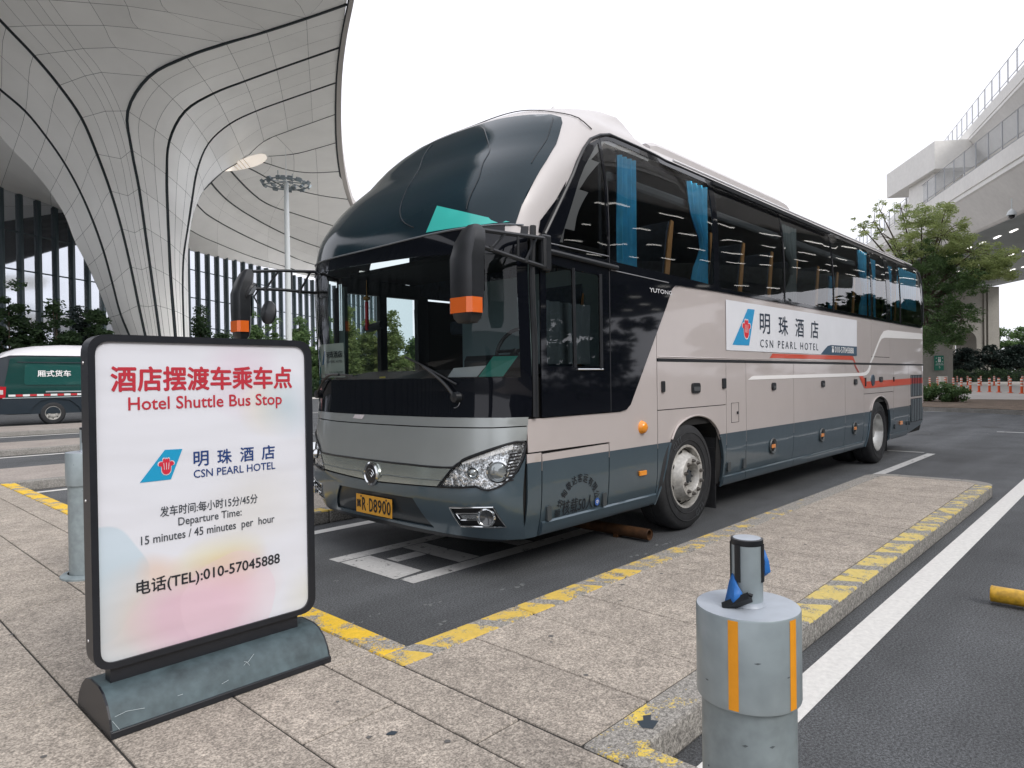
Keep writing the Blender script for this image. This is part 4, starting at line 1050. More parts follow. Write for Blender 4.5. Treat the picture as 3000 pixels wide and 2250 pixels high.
def hole_lo(c):
    x,y,z=c;s=y-YC
    if x<3.75 and 1.44<z<2.36 and abs(s)<1.285 : return True       # windscreen
    if s<-1.1 and 3.68<x<4.30 and 1.5<z<2.2: return True           # driver window
    if s>1.1 and 3.62<x<4.62 and 1.25<z<2.26: return True           # door glass
    if abs(s)>1.1 and x>4.45 and z>2.27 and x<14.45: return True
    for cx in (5.70,11.79):
        if abs(s)>1.1 and abs(x-cx)<.62 and z<.95: return True
    return False
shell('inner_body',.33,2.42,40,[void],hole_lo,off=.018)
# ---- near side painted panels
def two(zc): return lambda a,b: 1 if b<zc else 0
TT=.833
def sp(name,poly,r=.0,cuts=(TT,),mf=None,off=0.,holes=(),mats=None,step=.2,**kw):
    return patch(name,roundpoly(poly,r) if r else poly,near,mats or [beige,greyp],BUS,holes=holes,step=step,off=off,thick=.014,cuts=cuts,mfun=mf or two(TT),**kw)
gp_=.006
sp('corner_panel',[(3.472,.905),(3.472,1.135),(4.60,1.135),(4.70,1.165),(5.135,1.81),(5.145,1.81),(5.145,.30),(4.43,.30),(4.43,.905)],cuts=(TT,),step=.12)
sp('front_hatch',[(3.615,.30),(4.418,.30),(4.418,.893),(3.615,.883)],step=.1)
sp('corner_bumper',[(3.462,.895),(3.604,.895),(3.604,.30),(3.462,.30)],step=.06)
upper=[(5.155,1.565),(14.80,1.565),(14.80,2.32),(14.45,2.28),(6.2,2.27),(5.3,2.27),(5.0,1.7),(5.155,1.81)]
patch('waist_panel',[(5.153,1.575),(11.392,1.575),(11.392,2.29),(5.35,2.29),(5.153,1.86)],near,[beige],BUS,step=.25,thick=.014)
patch('engine_waist_panel',[(12.428,1.575),(14.835,1.575),(14.835,2.46),(14.6,2.46),(14.6,2.29),(12.428,2.29)],near,[beige],BUS,step=.2,thick=.014)
patch('rear_waist_strip',[(11.398,1.575),(12.422,1.575),(12.422,1.668),(11.398,1.668)],near,[beige],BUS,step=.25,thick=.014)
patch('emergency_door',[(11.398,1.676),(12.422,1.676),(12.422,2.29),(11.398,2.29)],near,[beige],BUS,step=.25,thick=.014)
arF=[(5.155,.30),(5.30,.70),(5.36,.83),(5.47,.96),(5.665,1.03),(5.87,1.045),(6.09,1.0),(6.25,.90),(6.33,.78),(6.385,.60),(6.40,.30)]
arR=[(11.19,.30),(11.27,.72),(11.33,.85),(11.43,.96),(11.594,1.03),(11.85,1.055),(12.1,1.0),(12.26,.90),(12.35,.74),(12.385,.60),(12.40,.30)]
sp('wheel_arch_panel',[(5.155,1.118),(6.462,1.118),(6.462,.30),(6.401,.30)]+arF[::-1][1:],step=.08)
sp('luggage_door',[(5.155,1.126),(6.462,1.126),(6.462,1.545),(5.155,1.545)],step=.2)
sp('filler_panel',[(6.470,.30),(6.925,.30),(6.925,1.545),(6.470,1.545)])
sp('luggage_door',[(6.933,.30),(8.245,.30),(8.245,1.545),(6.933,1.545)])
sp('luggage_door',[(8.253,.30),(10.135,.30),(10.135,1.545),(8.253,1.545)])
sp('luggage_door',[(10.143,.30),(10.995,.30),(10.995,1.545),(10.143,1.545)])
sp('service_hatch',[(11.003,1.112),(12.632,1.112),(12.632,1.545),(11.003,1.545)])
sp('wheel_arch_panel',[(11.003,1.104),(12.60,1.104),(12.60,.30),(12.401,.30)]+arR[::-1][1:]+[(11.003,.30)],step=.08)
sp('engine_flap',[(12.608,.32),(13.57,.32),(13.60,.34),(13.60,1.104),(12.64,1.104),(12.64,1.545),(13.60,1.545),(13.6,1.104),(12.608,1.104)],step=.15) if False else sp('engine_flap',[(12.608,.325),(13.60,.325),(13.60,1.545),(12.64,1.545),(12.64,1.11),(12.608,1.11)],step=.15)
sp('engine_door',[(13.608,.325),(14.50,.44),(14.78,.54),(14.835,.62),(14.835,1.545),(13.608,1.545)],step=.09)
for nm,ar in (('arch_lip',arF),('arch_lip',arR)):
    a3=[Vector(near(x,z))+Vector((0,-.006,0)) for x,z in cat_spline(ar,60)]
    lo1=[p+Vector((0,-.004,0)) for p in a3[:30] if p.z<TT+.01];hi_=[p+Vector((0,-.004,0)) for p in a3 if p.z>=TT];lo2=[p+Vector((0,-.004,0)) for p in a3[30:] if p.z<TT+.01]
    g=G();g.tube(hi_,.010,6);g.out(nm,beige,BUS,True)
    G().tube(lo1,.010,6).out(nm,greyp,BUS,True);G().tube(lo2,.010,6).out(nm,greyp,BUS,True)
    cx=sum(p[0] for p in ar)/len(ar);g=G();n=len(a3)
    g.add(a3+[p+Vector((0,.55,0)) for p in a3],[(i,i+1,n+i+1,n+i) for i in range(n-1)]);xs_=[p.x for p in a3];
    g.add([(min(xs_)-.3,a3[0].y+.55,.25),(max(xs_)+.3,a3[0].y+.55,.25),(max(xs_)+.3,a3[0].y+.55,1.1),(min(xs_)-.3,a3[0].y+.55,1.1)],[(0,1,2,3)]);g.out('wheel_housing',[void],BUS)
# waist groove and lower lip
g=G();g.box((5.16,YC-1.304,1.548),(14.70,YC-1.29,1.571));g.out('waist_groove',blackm,BUS)
g=G();g.tube([near(x,1.588) for x in (5.17,9,14.7)],.006,4);g.out('waist_bead',beige,BUS)
lip=[(0,0),(-.014,-.012),(-.006,-.075),(.02,-.10),(.03,-.02)]
for x0,x1 in ((3.62,5.14),(6.41,6.925),(6.933,8.245),(8.253,10.135),(10.143,11.0),(12.42,13.55)):
    g=G();g.prism([(YC-1.275+a,.405+b) for a,b in lip],x0,x1,M=lambda a,b,h:(h,a,b));g.out('sill_lip',greyp,BUS,True)
# ---- side glazing band
FZ=.012
band=[(3.604,1.142),(4.572,1.142),(4.66,1.152),(4.72,1.19),(5.308,2.038),(5.40,2.19),(5.455,2.226),(5.55,2.236),(6.3,2.246),(14.42,2.246),(14.56,2.262),(14.635,2.33),(14.64,3.2),(14.58,3.30),(14.45,3.336),(9,3.345),(4.62,3.352),(4.50,3.335),(4.41,3.30),(4.25,3.215),(4.096,3.035),(4.01,2.90),(3.845,2.67),(3.66,2.41),(3.604,2.30)]
panes=[('driver_window',[(3.665,1.50),(3.975,1.50),(3.965,2.215),(3.665,2.23)],.03),('driver_window',[(4.005,1.50),(4.305,1.50),(4.305,2.205),(3.995,2.214)],.03),
 ('quarter_window',[(3.80,2.345),(4.425,2.335),(4.405,2.98),(4.375,3.262),(4.16,3.02),(4.075,2.89)],.03),
 ('side_window',[(4.452,2.335),(6.215,2.30),(6.215,3.302),(4.54,3.315),(4.415,3.28),(4.432,2.98)],.03)]
for a,b in ((6.315,7.955),(7.995,9.645),(9.685,11.375),(11.47,12.215),(12.43,13.03),(13.07,14.55)):
    panes.append(('side_window',[(a,2.285),(b,2.285),(b,3.30),(a,3.30)],.05 if b<14 else .12))
P_=[(n,roundpoly(p,r,4)) for n,p,r in panes]
patch('window_surround',band,near,[blackg],BUS,holes=[p for _,p in P_],step=.14,off=FZ,thick=.012)
for nme,p in P_: patch(nme,p,near,[tint],BUS,step=.3,off=FZ-.003)
for a in (7.975,9.665,13.05,4.44):     # slim dividers
    g=G();g.tube([Vector(near(a+(.0 if a>5 else -.09*max(0,z-2.9)),z))+Vector((0,-FZ-.001,0)) for z in (2.26,2.6,2.9,3.31)],.007 if a>5 else .005,4);g.out('window_divider',blackm,BUS)
# rain gutter, vent rail, beltline bar, arch rubber
g=G();g.tube([Vector(near(x,z))+Vector((0,-.012,0)) for x,z in cat_spline([(3.66,2.43),(3.845,2.70),(4.01,2.93),(4.096,3.065),(4.25,3.24),(4.41,3.325),(4.55,3.366),(4.8,3.372),(8,3.366),(14.45,3.352),(14.6,3.30),(14.655,3.2),(14.66,2.36)],90)],.013,6);g.out('window_gasket',blackm,BUS,True)
g=G();g.box((6.24,YC-1.30,3.292),(9.60,YC-1.268,3.322));g.out('vent_rail',blackm,BUS)
g=G();g.tube([Vector(near(3.62,2.315))+Vector((0,-.02,0)),Vector(near(4.53,2.285))+Vector((0,-.025,0))],.020,8);g.out('belt_bar',blackm,BUS,True)
for zz0,zz1 in ((2.372,2.372),):
    g=G();g.tube([Vector(near(3.68,2.372))+Vector((0,-.014,0)),Vector(near(4.43,2.366))+Vector((0,-.014,0))],.004,4);g.out('trim_line',P('trim_grey',(.30,.31,.33),.4),BUS)
g=G();g.tube([Vector(near(4.46,2.262))+Vector((0,-.014,0)),Vector(near(5.34,2.243))+Vector((0,-.014,0))],.004,4);g.out('trim_line',P('trim_grey',(.3,.31,.33)),BUS)
g=G();g.tube([Vector(near(4.437,z))+Vector((0,-.013,0)) for z in (1.145,2.25)],.005,4);g.out('trim_line',blackm,BUS)
for a,b in (((3.985,1.49),(3.975,2.225)),((4.315,1.49),(4.315,2.215))):
    g=G();g.tube([Vector(near(*a))+Vector((0,-.016,0)),Vector(near(*b))+Vector((0,-.016,0))],.012,5);g.out('window_frame',blackm,BUS)
g=G();g.tube([Vector(near(4.01,1.478))+Vector((0,-.018,0)),Vector(near(4.33,1.478))+Vector((0,-.018,0))],.006,5);g.out('window_sill',chrome,BUS)
text('brand_lettering','YUTONG',(5.02,2.137,5.39,2.172),lambda a,b:Vector(near(a,b))+Vector((0,-.018,0)),P('brand_pale',(.62,.63,.65),.4),BUS,bold=.03)
# ---- stripes, banner
def deco(name,poly,m,off=.004,step=.3,**kw): return patch(name,poly,near,[m],BUS,step=step,off=off,**kw)
deco('red_stripe',[(7.55,1.606),(10.49,1.618),(10.55,1.60),(10.60,1.578),(10.56,1.578),(10.50,1.60),(10.45,1.668),(7.62,1.655)] if False else [(7.55,1.606),(10.47,1.612),(10.545,1.576),(10.60,1.576),(10.50,1.66),(10.45,1.668),(7.62,1.655)],red)
deco('red_stripe',[(10.59,1.545),(10.53,1.545),(10.72,1.43),(10.79,1.43)],P('stripe_red_fade',(.42,.07,.05),.4))
deco('red_stripe',[(10.77,1.378),(10.93,1.378),(11.12,1.296),(11.2,1.294),(14.80,1.325),(14.80,1.215),(11.08,1.19),(11.0,1.205)],red,step=.2)
deco('white_stripe',[(6.97,1.366),(7.06,1.40),(7.12,1.408),(10.82,1.424),(11.05,1.436),(11.16,1.462),(11.24,1.51),(11.27,1.543),(11.36,1.543),(11.33,1.49),(11.25,1.43),(11.12,1.39),(10.93,1.379)],whitep,step=.15)
deco('white_stripe',[(11.29,1.577),(11.37,1.577),(11.50,1.66),(11.81,1.90),(11.94,1.965),(12.1,1.985),(14.81,2.045),(14.81,2.15),(12.30,2.118),(12.05,2.09),(11.88,2.01),(11.74,1.91),(11.45,1.69)],whitep,step=.2)
ban=P('banner_white',(.74,.76,.80),.45,var=.03,scale=3); navy=P('print_navy',(.02,.035,.06),.5); cyan=P('print_cyan',(.02,.30,.58),.45); logr=P('print_red',(.66,.03,.05),.5)
def deco3(name,g3,m,par=BUS): return g3.out(name,m,par)
BN=patch('banner',[(6.468,1.671),(10.66,1.673),(10.67,2.192),(6.468,2.18)],near,[ban],BUS,step=.3,off=.006)
def on(off): return lambda a,b:Vector(near(a,b))+Vector((0,-off,0))
def flatpoly(name,poly,fm,m,par,**kw):
    v=[fm(*p) for p in poly]; return mk(name,v,[tuple(range(len(v)))],m,par,**kw)
def emblem(par,fm,cx,cz,w_,h,red_,pale):
    """five petalled flower on the fin: pale halo, red petals, pale veins"""
    def m(poly,mat,o): return flatpoly('emblem',[(cx+a*w_,cz+b*h) for a,b in poly],fm(o),mat,par)
    body=[(-.28,-.30),(-.16,-.46),(0,-.5),(.16,-.46),(.28,-.30),(.30,.02),(.42,.02),(.5,.12),(.44,.26),(.30,.30),(.2,.26),(.22,.42),(.12,.5),(.06,.40),(0,.5),(-.06,.40),(-.12,.5),(-.22,.42),(-.2,.26),(-.30,.30),(-.44,.26),(-.5,.12),(-.42,.02),(-.30,.02)]
    m(roundpoly([(a*1.13,b*1.12) for a,b in body],.05,2),pale,.001)
    m(roundpoly(body,.05,2),red_,.002)
    for x in (-.13,0,.13): m([(x-.018,-.2),(x+.018,-.2),(x+.018+x*.3,.22),(x-.018+x*.3,.22)],pale,.003)
flatpoly('fin_logo',[(6.605,1.728),(7.0,1.731),(7.148,2.122),(6.975,2.119)],on(.008),cyan,BUS)
emblem(BUS,lambda o:on(.009+o),6.935,1.905,.20,.20,logr,P('print_pale',(.8,.72,.7),.5))
for i,ch in enumerate('明珠酒店'):
    c_=(7.415,7.935,8.44,8.945)[i]; text('lettering',ch,(c_-.135,1.872,c_+.135,2.092),on(.008),navy,BUS,bold=.012)
text('lettering','CSN PEARL HOTEL',(7.285,1.720,9.07,1.806),on(.008),navy,BUS,bold=.004,sx=1.5)
flatpoly('phone_flash',[(9.164,1.674),(9.30,1.735),(9.42,1.785),(9.55,1.803),(10.66,1.808),(10.658,1.675)],on(.008),P('print_slate',(.045,.09,.14),.5),BUS)
text('lettering','010-57045888',(9.70,1.705,10.50,1.785),on(.010),wht,BUS,bold=.02)
g=G();f_=on(.010)
g.v+=[f_(a,b) for a,b in ((9.585,1.705),(9.66,1.705),(9.66,1.745),(9.635,1.765),(9.61,1.765),(9.585,1.745))];g.f.append(tuple(range(6)));g.m.append(0)
g.v+=[f_(a,b) for a,b in ((9.578,1.772),(9.667,1.772),(9.667,1.786),(9.578,1.786))];g.f.append((6,7,8,9));g.m.append(0);g.out('phone_symbol',wht,BUS)
# ---- handles, lamps, hinges, vents
def pill(name,x0,x1,z0,z1,m=blackm,h=.016,r=.012):
    y=YC-half((x0+x1)/2,(z0+z1)/2); g=G();g.prism(roundpoly([(x0,z0),(x1,z0),(x1,z1),(x0,z1)],r,3),y-h,y+.004,M=lambda a,b,q_:(a,q_,b)); return g.out(name,m,BUS)
for x0,x1,z0,z1 in ((5.215,5.262,1.279,1.375),(6.375,6.442,1.286,1.388),(11.04,11.08,1.224,1.353),(12.59,12.625,1.274,1.352)): pill('latch',x0,x1,z0,z1)
for x0,x1,z0,z1 in ((5.75,5.905,1.256,1.350),(7.59,7.695,1.243,1.327),(9.18,9.295,1.247,1.330),(10.52,10.65,1.255,1.336),(11.79,11.95,1.278,1.359)):
    h_=pill('door_handle',x0,x1,z0,z1,r=.03); G().prism(roundpoly([(x0+.02,z0+.02),(x1-.02,z0+.02),(x1-.02,z1-.035),(x0+.02,z1-.035)],.01,2),YC-1.323,YC-1.31,M=lambda a,b,q_:(a,q_,b)).out('grip',P('handle_grey',(.08,.085,.09),.4),h_)
g=G();g.lathe([(.001,-.012),(.085,-.012),(.092,0),(.092,.01)],(11.44,YC-1.302,1.308),'y',20);g.out('fuel_cap',P('cap_blue',(.02,.05,.08),.3,coat=.5),BUS,True)
for x,z in ((7.62,.61),(9.205,.622),(10.555,.625)):
    l=G().lathe([(.088,.004),(.095,-.006),(.085,-.016),(.07,-.008),(.06,.002)],(x,YC-1.298,z),'y',24).out('lamp_ring',P('bezel_grey',(.07,.08,.085),.4),BUS,True)
    G().lathe([(.001,-.001),(.06,.0)],(x,YC-1.300,z),'y',20).out('lamp_well',void,l)
    G().box((x-.045,YC-1.312,z-.022),(x+.05,YC-1.298,z+.020),bev=.004).out('marker_lens',P('lens_amber',(.75,.28,.08),.3,coat=.6),l)
r_=G().lathe([(.001,-.045),(.025,-.043),(.046,-.028),(.055,.0),(.06,.004)],(4.90,YC-1.302,.992),'y',24).out('side_indicator',orange,BUS,True)
G().box((4.845,YC-1.315,.588),(4.95,YC-1.295,.628),bev=.004).out('side_reflector',orange,BUS)
G().box((12.99,YC-1.312,.528),(13.14,YC-1.295,.59),bev=.004).out('side_reflector',P('lens_amber',(.75,.28,.08)),BUS)
for x0,x1,z0,z1 in ((6.485,6.55,.443,.537),(6.845,6.915,.436,.539),(3.663,3.71,.402,.509),(4.337,4.384,.409,.514),(12.66,12.71,.48,.56),(13.43,13.48,.50,.565),(13.62,13.66,.49,.56)): pill('hinge',x0,x1,z0,z1,P('hinge_grey',(.05,.06,.065),.35),.018,.014)
def frame_line(pts,w_=.005,m=None): 
    g=G();g.tube([Vector(near(*p))+Vector((0,-.001,0)) for p in pts],w_,4);g.out('panel_gap',m or P('seam_dark',(.06,.055,.055),.8),BUS)
frame_line([(6.575,.935),(6.575,1.134),(6.745,1.134),(6.745,.935),(6.575,.935)],.003)
pill('keyhole',6.70,6.72,1.015,1.045)
for z0,z1 in ((.985,1.375),(.53,.95)):
    g=G();g.prism([(13.735,z0),(14.555,z0),(14.555,z1),(13.735,z1)],YC-1.305,YC-1.299,M=lambda a,b,h:(a,h,b));vt=g.out('engine_vent',P('vent_dark',(.01,.012,.014),.8),BUS)
    n=7
    for k in range(n):
        x=lerp(13.785,14.505,k/(n-1))
        segs=[(z0+.01,z1-.01,0)] if z1<1.2 else [(z0+.01,1.218,0),(1.218,1.32,1),(1.32,z1-.01,0)]
        gg=G()
        for s0_,s1_,mi_ in segs: gg.box((x-.034,YC-1.309,s0_),(x+.022,YC-1.304,s1_),m=mi_)
        gg.out('slat',[P('slat_slate',(.13,.16,.18),.4),P('slat_red',(.40,.03,.03),.4)],vt)
# company lettering on the hatch
tk=P('print_black',(.012,.015,.02),.6)
ch='廊坊甸敬达客运有限公司'
cx,cz,rx_,rz=4.015,.46,.235,.225
for i,c_ in enumerate(ch):
    X,Z=((3.795,.436),(3.817,.505),(3.857,.570),(3.912,.622),(3.976,.655),(4.045,.666),(4.114,.655),(4.178,.622),(4.230,.575),(4.263,.514),(4.277,.448))[i]; rot=math.atan2(Z-.44,X-4.04)-math.pi/2
    def fm(a,b,X=X,Z=Z,rot=rot):
        return Vector(near(X+a*math.cos(rot)-b*math.sin(rot),Z+a*math.sin(rot)+b*math.cos(rot)))+Vector((0,-.003,0))
    text('company_lettering',c_,(-.028,-.032,.028,.032),fm,tk,BUS,bold=.01)
text('capacity_lettering','核载50人',(3.848,.412,4.222,.522),on(.003),tk,BUS,bold=.004)
g=G().lathe([(.001,-.003),(.03,-.003)],(4.27,YC-1.287,.455),'y',16).out('round_sticker',P('sticker_blue',(.03,.10,.35),.4),BUS)
text('lettering','中',(4.255,.437,4.285,.473),lambda a,b:(a,YC-1.2915,b),wht,g)
# ---- front
fr=lambda a,b: front(a/1.3,b)
def fp(name,poly,mats,off=0.,holes=(),step=.07,r=0,**kw):
    q_=[(a*1.3,b) for a,b in poly]; q_=roundpoly(q_,r,4) if r else q_
    return patch(name,q_,fr,mats if isinstance(mats,list) else [mats],BUS,holes=[[(a*1.3,b) for a,b in h] for h in holes],step=step,off=off,thick=kw.pop('thick',.012),**kw)
HLn=[(-.57,.660),(-.653,.796),(-.718,.852),(-.864,.930),(-.962,.982),(-.990,.975),(-.990,.920),(-.985,.863),(-.972,.784),(-.95,.73),(-.918,.687),(-.87,.661),(-.833,.664),(-.798,.680),(-.72,.668)]
HLf=[(-a,b) for a,b in HLn[::-1]]
fp('hood_top',[(-.992,1.092),(-.86,1.084),(-.45,1.079),(0,1.078),(.45,1.08),(.992,1.092),(.992,1.150),(.5,1.146),(0,1.145),(-.5,1.146),(-.992,1.150)],hoodp,off=.004)
fp('hood',[(-.992,1.084),(-.86,1.076),(-.45,1.071),(0,1.070),(.45,1.072),(.992,1.084),(.992,.99),(.965,.992),(.86,.942),(.715,.864),(.646,.803),(.3,.799),(0,.798),(-.3,.799),(-.646,.803),(-.715,.864),(-.86,.942),(-.965,.992),(-.992,.99)],hoodp,off=.002)
g=G();g.tube([Vector(front(t,z))+Vector((-.006,0,0)) for t,z in cat_spline([(-.985,.985),(-.965,.984),(-.864,.936),(-.715,.858),(-.65,.80),(-.3,.794),(0,.793),(.3,.794),(.65,.80),(.715,.858),(.864,.936),(.965,.984),(.985,.985)],90)],.008,5);g.out('hood_gap',blackm,BUS,True)
fp('grille_bar',[(-.645,.790),(0,.789),(.645,.790),(.562,.668),(.3,.655),(0,.640),(-.3,.652),(-.562,.662)],P('bar_silver',(.50,.54,.50),.22,metal=.8),off=.010)
g=G();g.tube([Vector(front(t,z))+Vector((-.014,0,0)) for t,z in cat_spline([(-.60,.708),(-.3,.700),(-.12,.699),(-.085,.675)],24)],.0035,4);g.tube([Vector(front(t,z))+Vector((-.014,0,0)) for t,z in cat_spline([(.60,.708),(.3,.700),(.12,.699),(.085,.675)],24)],.0035,4);g.out('bar_crease',P('bar_shadow',(.12,.14,.14),.4),BUS)
bump=[(-.992,.895),(-.992,.30),(-.8,.305),(-.5,.315),(0,.325),(.5,.315),(.8,.305),(.992,.30),(.992,.895)]+[(.99,.86),(.978,.784),(.955,.725),(.92,.68),(.87,.652),(.833,.655),(.798,.671),(.72,.66),(.572,.652),(.3,.642),(0,.628),(-.3,.642),(-.572,.652),(-.72,.66),(-.798,.671),(-.833,.655),(-.87,.652),(-.92,.68),(-.955,.725),(-.978,.784),(-.99,.86)]
fogn=[(-.643,.520),(-.887,.541),(-.937,.401),(-.700,.388)]; fogf=[(-a,b) for a,b in fogn[::-1]]
fp('bumper',bump,greyp,off=.003,holes=[[(.37*1,.555),(.50,.345),(-.50,.345),(-.37,.555)],fogn,fogf],step=.06)
fp('plate_recess',[(.37,.555),(.50,.345),(-.50,.345),(-.37,.555)],P('recess_black',(.018,.026,.032),.4,coat=.3),off=-.012)
fp('bumper_lip',[(-.93,.298),(-.5,.31),(0,.32),(.5,.31),(.93,.298),(.9,.285),(-.9,.285)],blackm,off=.0)
# painted corner wrap on the side of the front
for s_,q_ in ((-1,fogn),(1,fogf)):
    fo=fp('fog_lamp',q_,P('fog_black',(.012,.013,.015),.35),off=-.012,thick=0)
    ring=[Vector(front(t,z))+Vector((-.004,0.0,0)) for t,z in densify([q_[i] for i in range(4)],.05)]
    g=G();g.tube(ring+[ring[0]],.006,5);g.out('chrome_frame',chrome,fo,True)
    inn=[(.681*s_,.480),(.812*s_,.494),(.809*s_,.446),(.706*s_,.435)]
    ring=[Vector(front(t,z))+Vector((-.002,0,0)) for t,z in densify(inn,.05)];g=G();g.tube(ring+[ring[0]],.0045,5);g.out('inner_frame',chrome,fo,True)
    fpv=[front(t,z) for t,z in ((.70*s_,.472),(.80*s_,.484),(.80*s_,.452),(.715*s_,.443))];mk('day_lamp',[Vector(p)+Vector((.004,0,0)) for p in fpv],[(0,1,2,3)],P('lens_ribbed',(.35,.37,.38),.2,metal=.6,speck=[(150,.6)]),fo)
    c_=Vector(front(.851*s_,.467)); 
    def TT_(p,c_=c_,s_=s_):
        # local disc facing forward and outward
        n_=Vector((-.80,.60*s_,0)); u_=Vector((.60*s_,.80,0)); return c_+u_*p[0]+Vector((0,0,p[1]))+n_*p[2]
    def disc(g,prof_,n=28):
        k=len(prof_);v=[]
        for i in range(n):
            a=2*math.pi*i/n
            for r,h in prof_: v.append(TT_((r*math.cos(a),r*math.sin(a),h)))
        g.add(v,[(i*k+q2,((i+1)%n)*k+q2,((i+1)%n)*k+q2+1,i*k+q2+1) for i in range(n) for q2 in range(k-1)])
    g=G();disc(g,[(.062,-.01),(.066,.012),(.056,.022),(.048,.008)]);g.out('chrome_ring',chrome,fo,True)
    g=G();disc(g,[(.048,.008),(.03,.0),(.001,-.004)]);g.out('lens',P('lens_dark',(.05,.055,.06),.05,coat=1),fo,True)
silver=P('reflector_silver',(.62,.65,.66),.18,metal=.9,speck=[(26,.55),(80,.5)],bump=.8,bscale=26)
for s_,q_ in ((-1,HLn),(1,HLf)):
    hl=fp('headlight',q_,silver,off=-.006,thick=.0,step=.05)
    ring=[Vector(front(t,z))+Vector((-.006,.004*s_,0)) for t,z in cat_spline(q_+[q_[0]],70)];g=G();g.tube(ring,.007,5);g.out('gasket',blackm,hl,True)
    for (t,z,R_,nm) in ((.901,.787,.062,'main_lens'),(.778,.772,.034,'dip_lens')):
        c_=Vector(front(t*s_,z))
        def TT_(p,c_=c_,s_=s_):
            n_=Vector((-.75,.66*s_,0)); u_=Vector((.66*s_,.75,0)); return c_+u_*p[0]+Vector((0,0,p[1]))+n_*p[2]
        g=G();disc(g,[(R_*1.25,-.012),(R_*1.28,.012),(R_*1.1,.024),(R_*.98,.008)],30);g.out('projector_ring',chrome,hl,True)
        g=G();disc(g,[(R_*.98,.006),(R_*.7,.016),(R_*.35,.022),(.001,.024)],26);g.out(nm,P('projector_lens',(.30,.33,.34),.04,metal=.5,coat=1),hl,True)
    # indicator lens along the top edge and the fan of fins outside
    poly=[(-.70,.845),(-.864,.922),(-.955,.968),(-.955,.935),(-.864,.890),(-.715,.825)]
    poly=[(a*-s_*-1 if s_<0 else -a,b) for a,b in poly]
    if s_<0: poly=[(-abs(a),b) for a,b in poly]
    ip=[Vector(front(t,z))+Vector((-.002,0,0)) for t,z in poly]; mk('indicator',ip,[(0,1,4,5),(1,2,3,4)],P('lens_clear_ribbed',(.72,.74,.74),.2,speck=[(120,.3)]),hl)
    g=G()
    for k in range(9):
        z=lerp(.90,.715,k/8); a=Vector(front((.945-.02*k/8)*s_,z)); b=Vector(front((.982-.018*k/8)*s_,z+.012));g.add([a+Vector((-.006,.002*s_,.006)),b+Vector((-.004,.006*s_,.006)),b+Vector((-.004,.006*s_,-.004)),a+Vector((-.006,.002*s_,-.006))],[(0,1,2,3)])
    g.out('cooling_fin',P('fin_black',(.02,.02,.022),.3),hl)
    for k in range(7):
        t=(.60+.028*k)*s_; c_=Vector(front(t,.676+.0*k));G().lathe([(.001,-.006),(.006,-.005),(.008,.002)],c_,'x',8).out('led',P('led_dark',(.05,.055,.06),.2,coat=1),hl)
# badge
bc=Vector(front(0,.693))+Vector((-.016,0,0))
lg_=G().lathe([(.088,.008),(.092,-.006),(.080,-.014),(.072,-.006)],bc,'x',36).out('badge',chrome,BUS,True)
G().lathe([(.072,-.006),(.04,-.009),(.001,-.010)],bc,'x',30).out('badge_face',P('badge_dark',(.012,.014,.02),.35),lg_,True)
g=G()
for r1,zc in ((.052,-.012),(.036,-.020),(.021,-.028)):
    g.tube([bc+Vector((-.0115,-r1*math.cos(a),zc+r1*math.sin(a))) for a in np.linspace(.25,math.pi-.25,14)],.0028,4)
g.out('badge_arc',chrome,lg_,True)
# number plate
ply=P('plate_yellow',(.72,.36,.04),.45,var=.06,scale=8)
pb=Vector(front(0,.446)); yl,yr=YC+.225,YC-.238      # seen from the front: left is larger Y
g=G();g.box((pb.x-.022,yr,.372),(pb.x-.016,yl,.516));g.box((pb.x-.0225,yr+.005,.377),(pb.x-.0219,yl-.005,.5115));pl=g.out('number_plate',ply,BUS)
pf=lambda a,b:(pb.x-.0245,yl-a,b)
text('plate_lettering','冀',(.012,.415,.068,.475),pf,tk,pl,bold=.02)
text('plate_lettering','R',(.085,.395,.135,.495),pf,tk,pl,bold=.02)
text('plate_dot','·',(.152,.440,.160,.450),pf,tk,pl)
for i,c_ in enumerate('D8900'): text('plate_lettering',c_,(.18+i*.057,.395,.226+i*.057,.495),pf,tk,pl,bold=.02)
for y in (.07,.40): G().lathe([(.001,-.004),(.008,-.003),(.009,0)],(pb.x-.023,yl-y,.503),'x',8).out('bolt',P('bolt_dark',(.05,.03,.02),.5),pl)
# windscreen: lower glass with black border
clear=[(-.972,1.425),(.972,1.425),(.972,2.365),(.8,2.362),(.4,2.348),(0,2.332),(-.4,2.312),(-.8,2.28),(-.972,2.262)]
fp('windscreen_border',[(-.997,1.150),(-.5,1.148),(0,1.147),(.5,1.148),(.997,1.150),(.997,2.462),(0,2.442),(-.997,2.462)],blackg,off=.006,holes=[clear],step=.10)
fp('windscreen',clear,wglass,off=.003,step=.14,thick=0)
g=G();g.tube([Vector(front(t,z))+Vector((-.010,0,0)) for t,z in cat_spline([(-.99,2.468),(-.7,2.465),(-.3,2.452),(0,2.448),(.4,2.452),(.99,2.472)],50)],.006,4);g.out('glass_joint',P('joint_grey',(.16,.18,.2),.4),BUS)
for s_ in (-1,1):
    g=G();g.tube([Vector(front(s_,z))+Vector((-.004,.008*s_,0)) for z in (1.15,1.6,2.1,2.47)],.022,8);g.out('corner_post',blackm if s_<0 else P('post_grey',(.22,.25,.27),.3,metal=.5),BUS,True)
dm=[(-.965,2.472),(-.55,2.462),(0,2.455),(.55,2.462),(.965,2.472),(.993,2.62),(.992,2.80),(.984,2.99),(.966,3.146),(.93,3.322),(.90,3.365),(.85,3.40),(.74,3.42),(.5,3.44),(0,3.450),(-.5,3.44),(-.74,3.42),(-.85,3.405),(-.90,3.37),(-.92,3.322),(-.952,3.146),(-.970,2.99),(-.977,2.80),(-.974,2.60)]
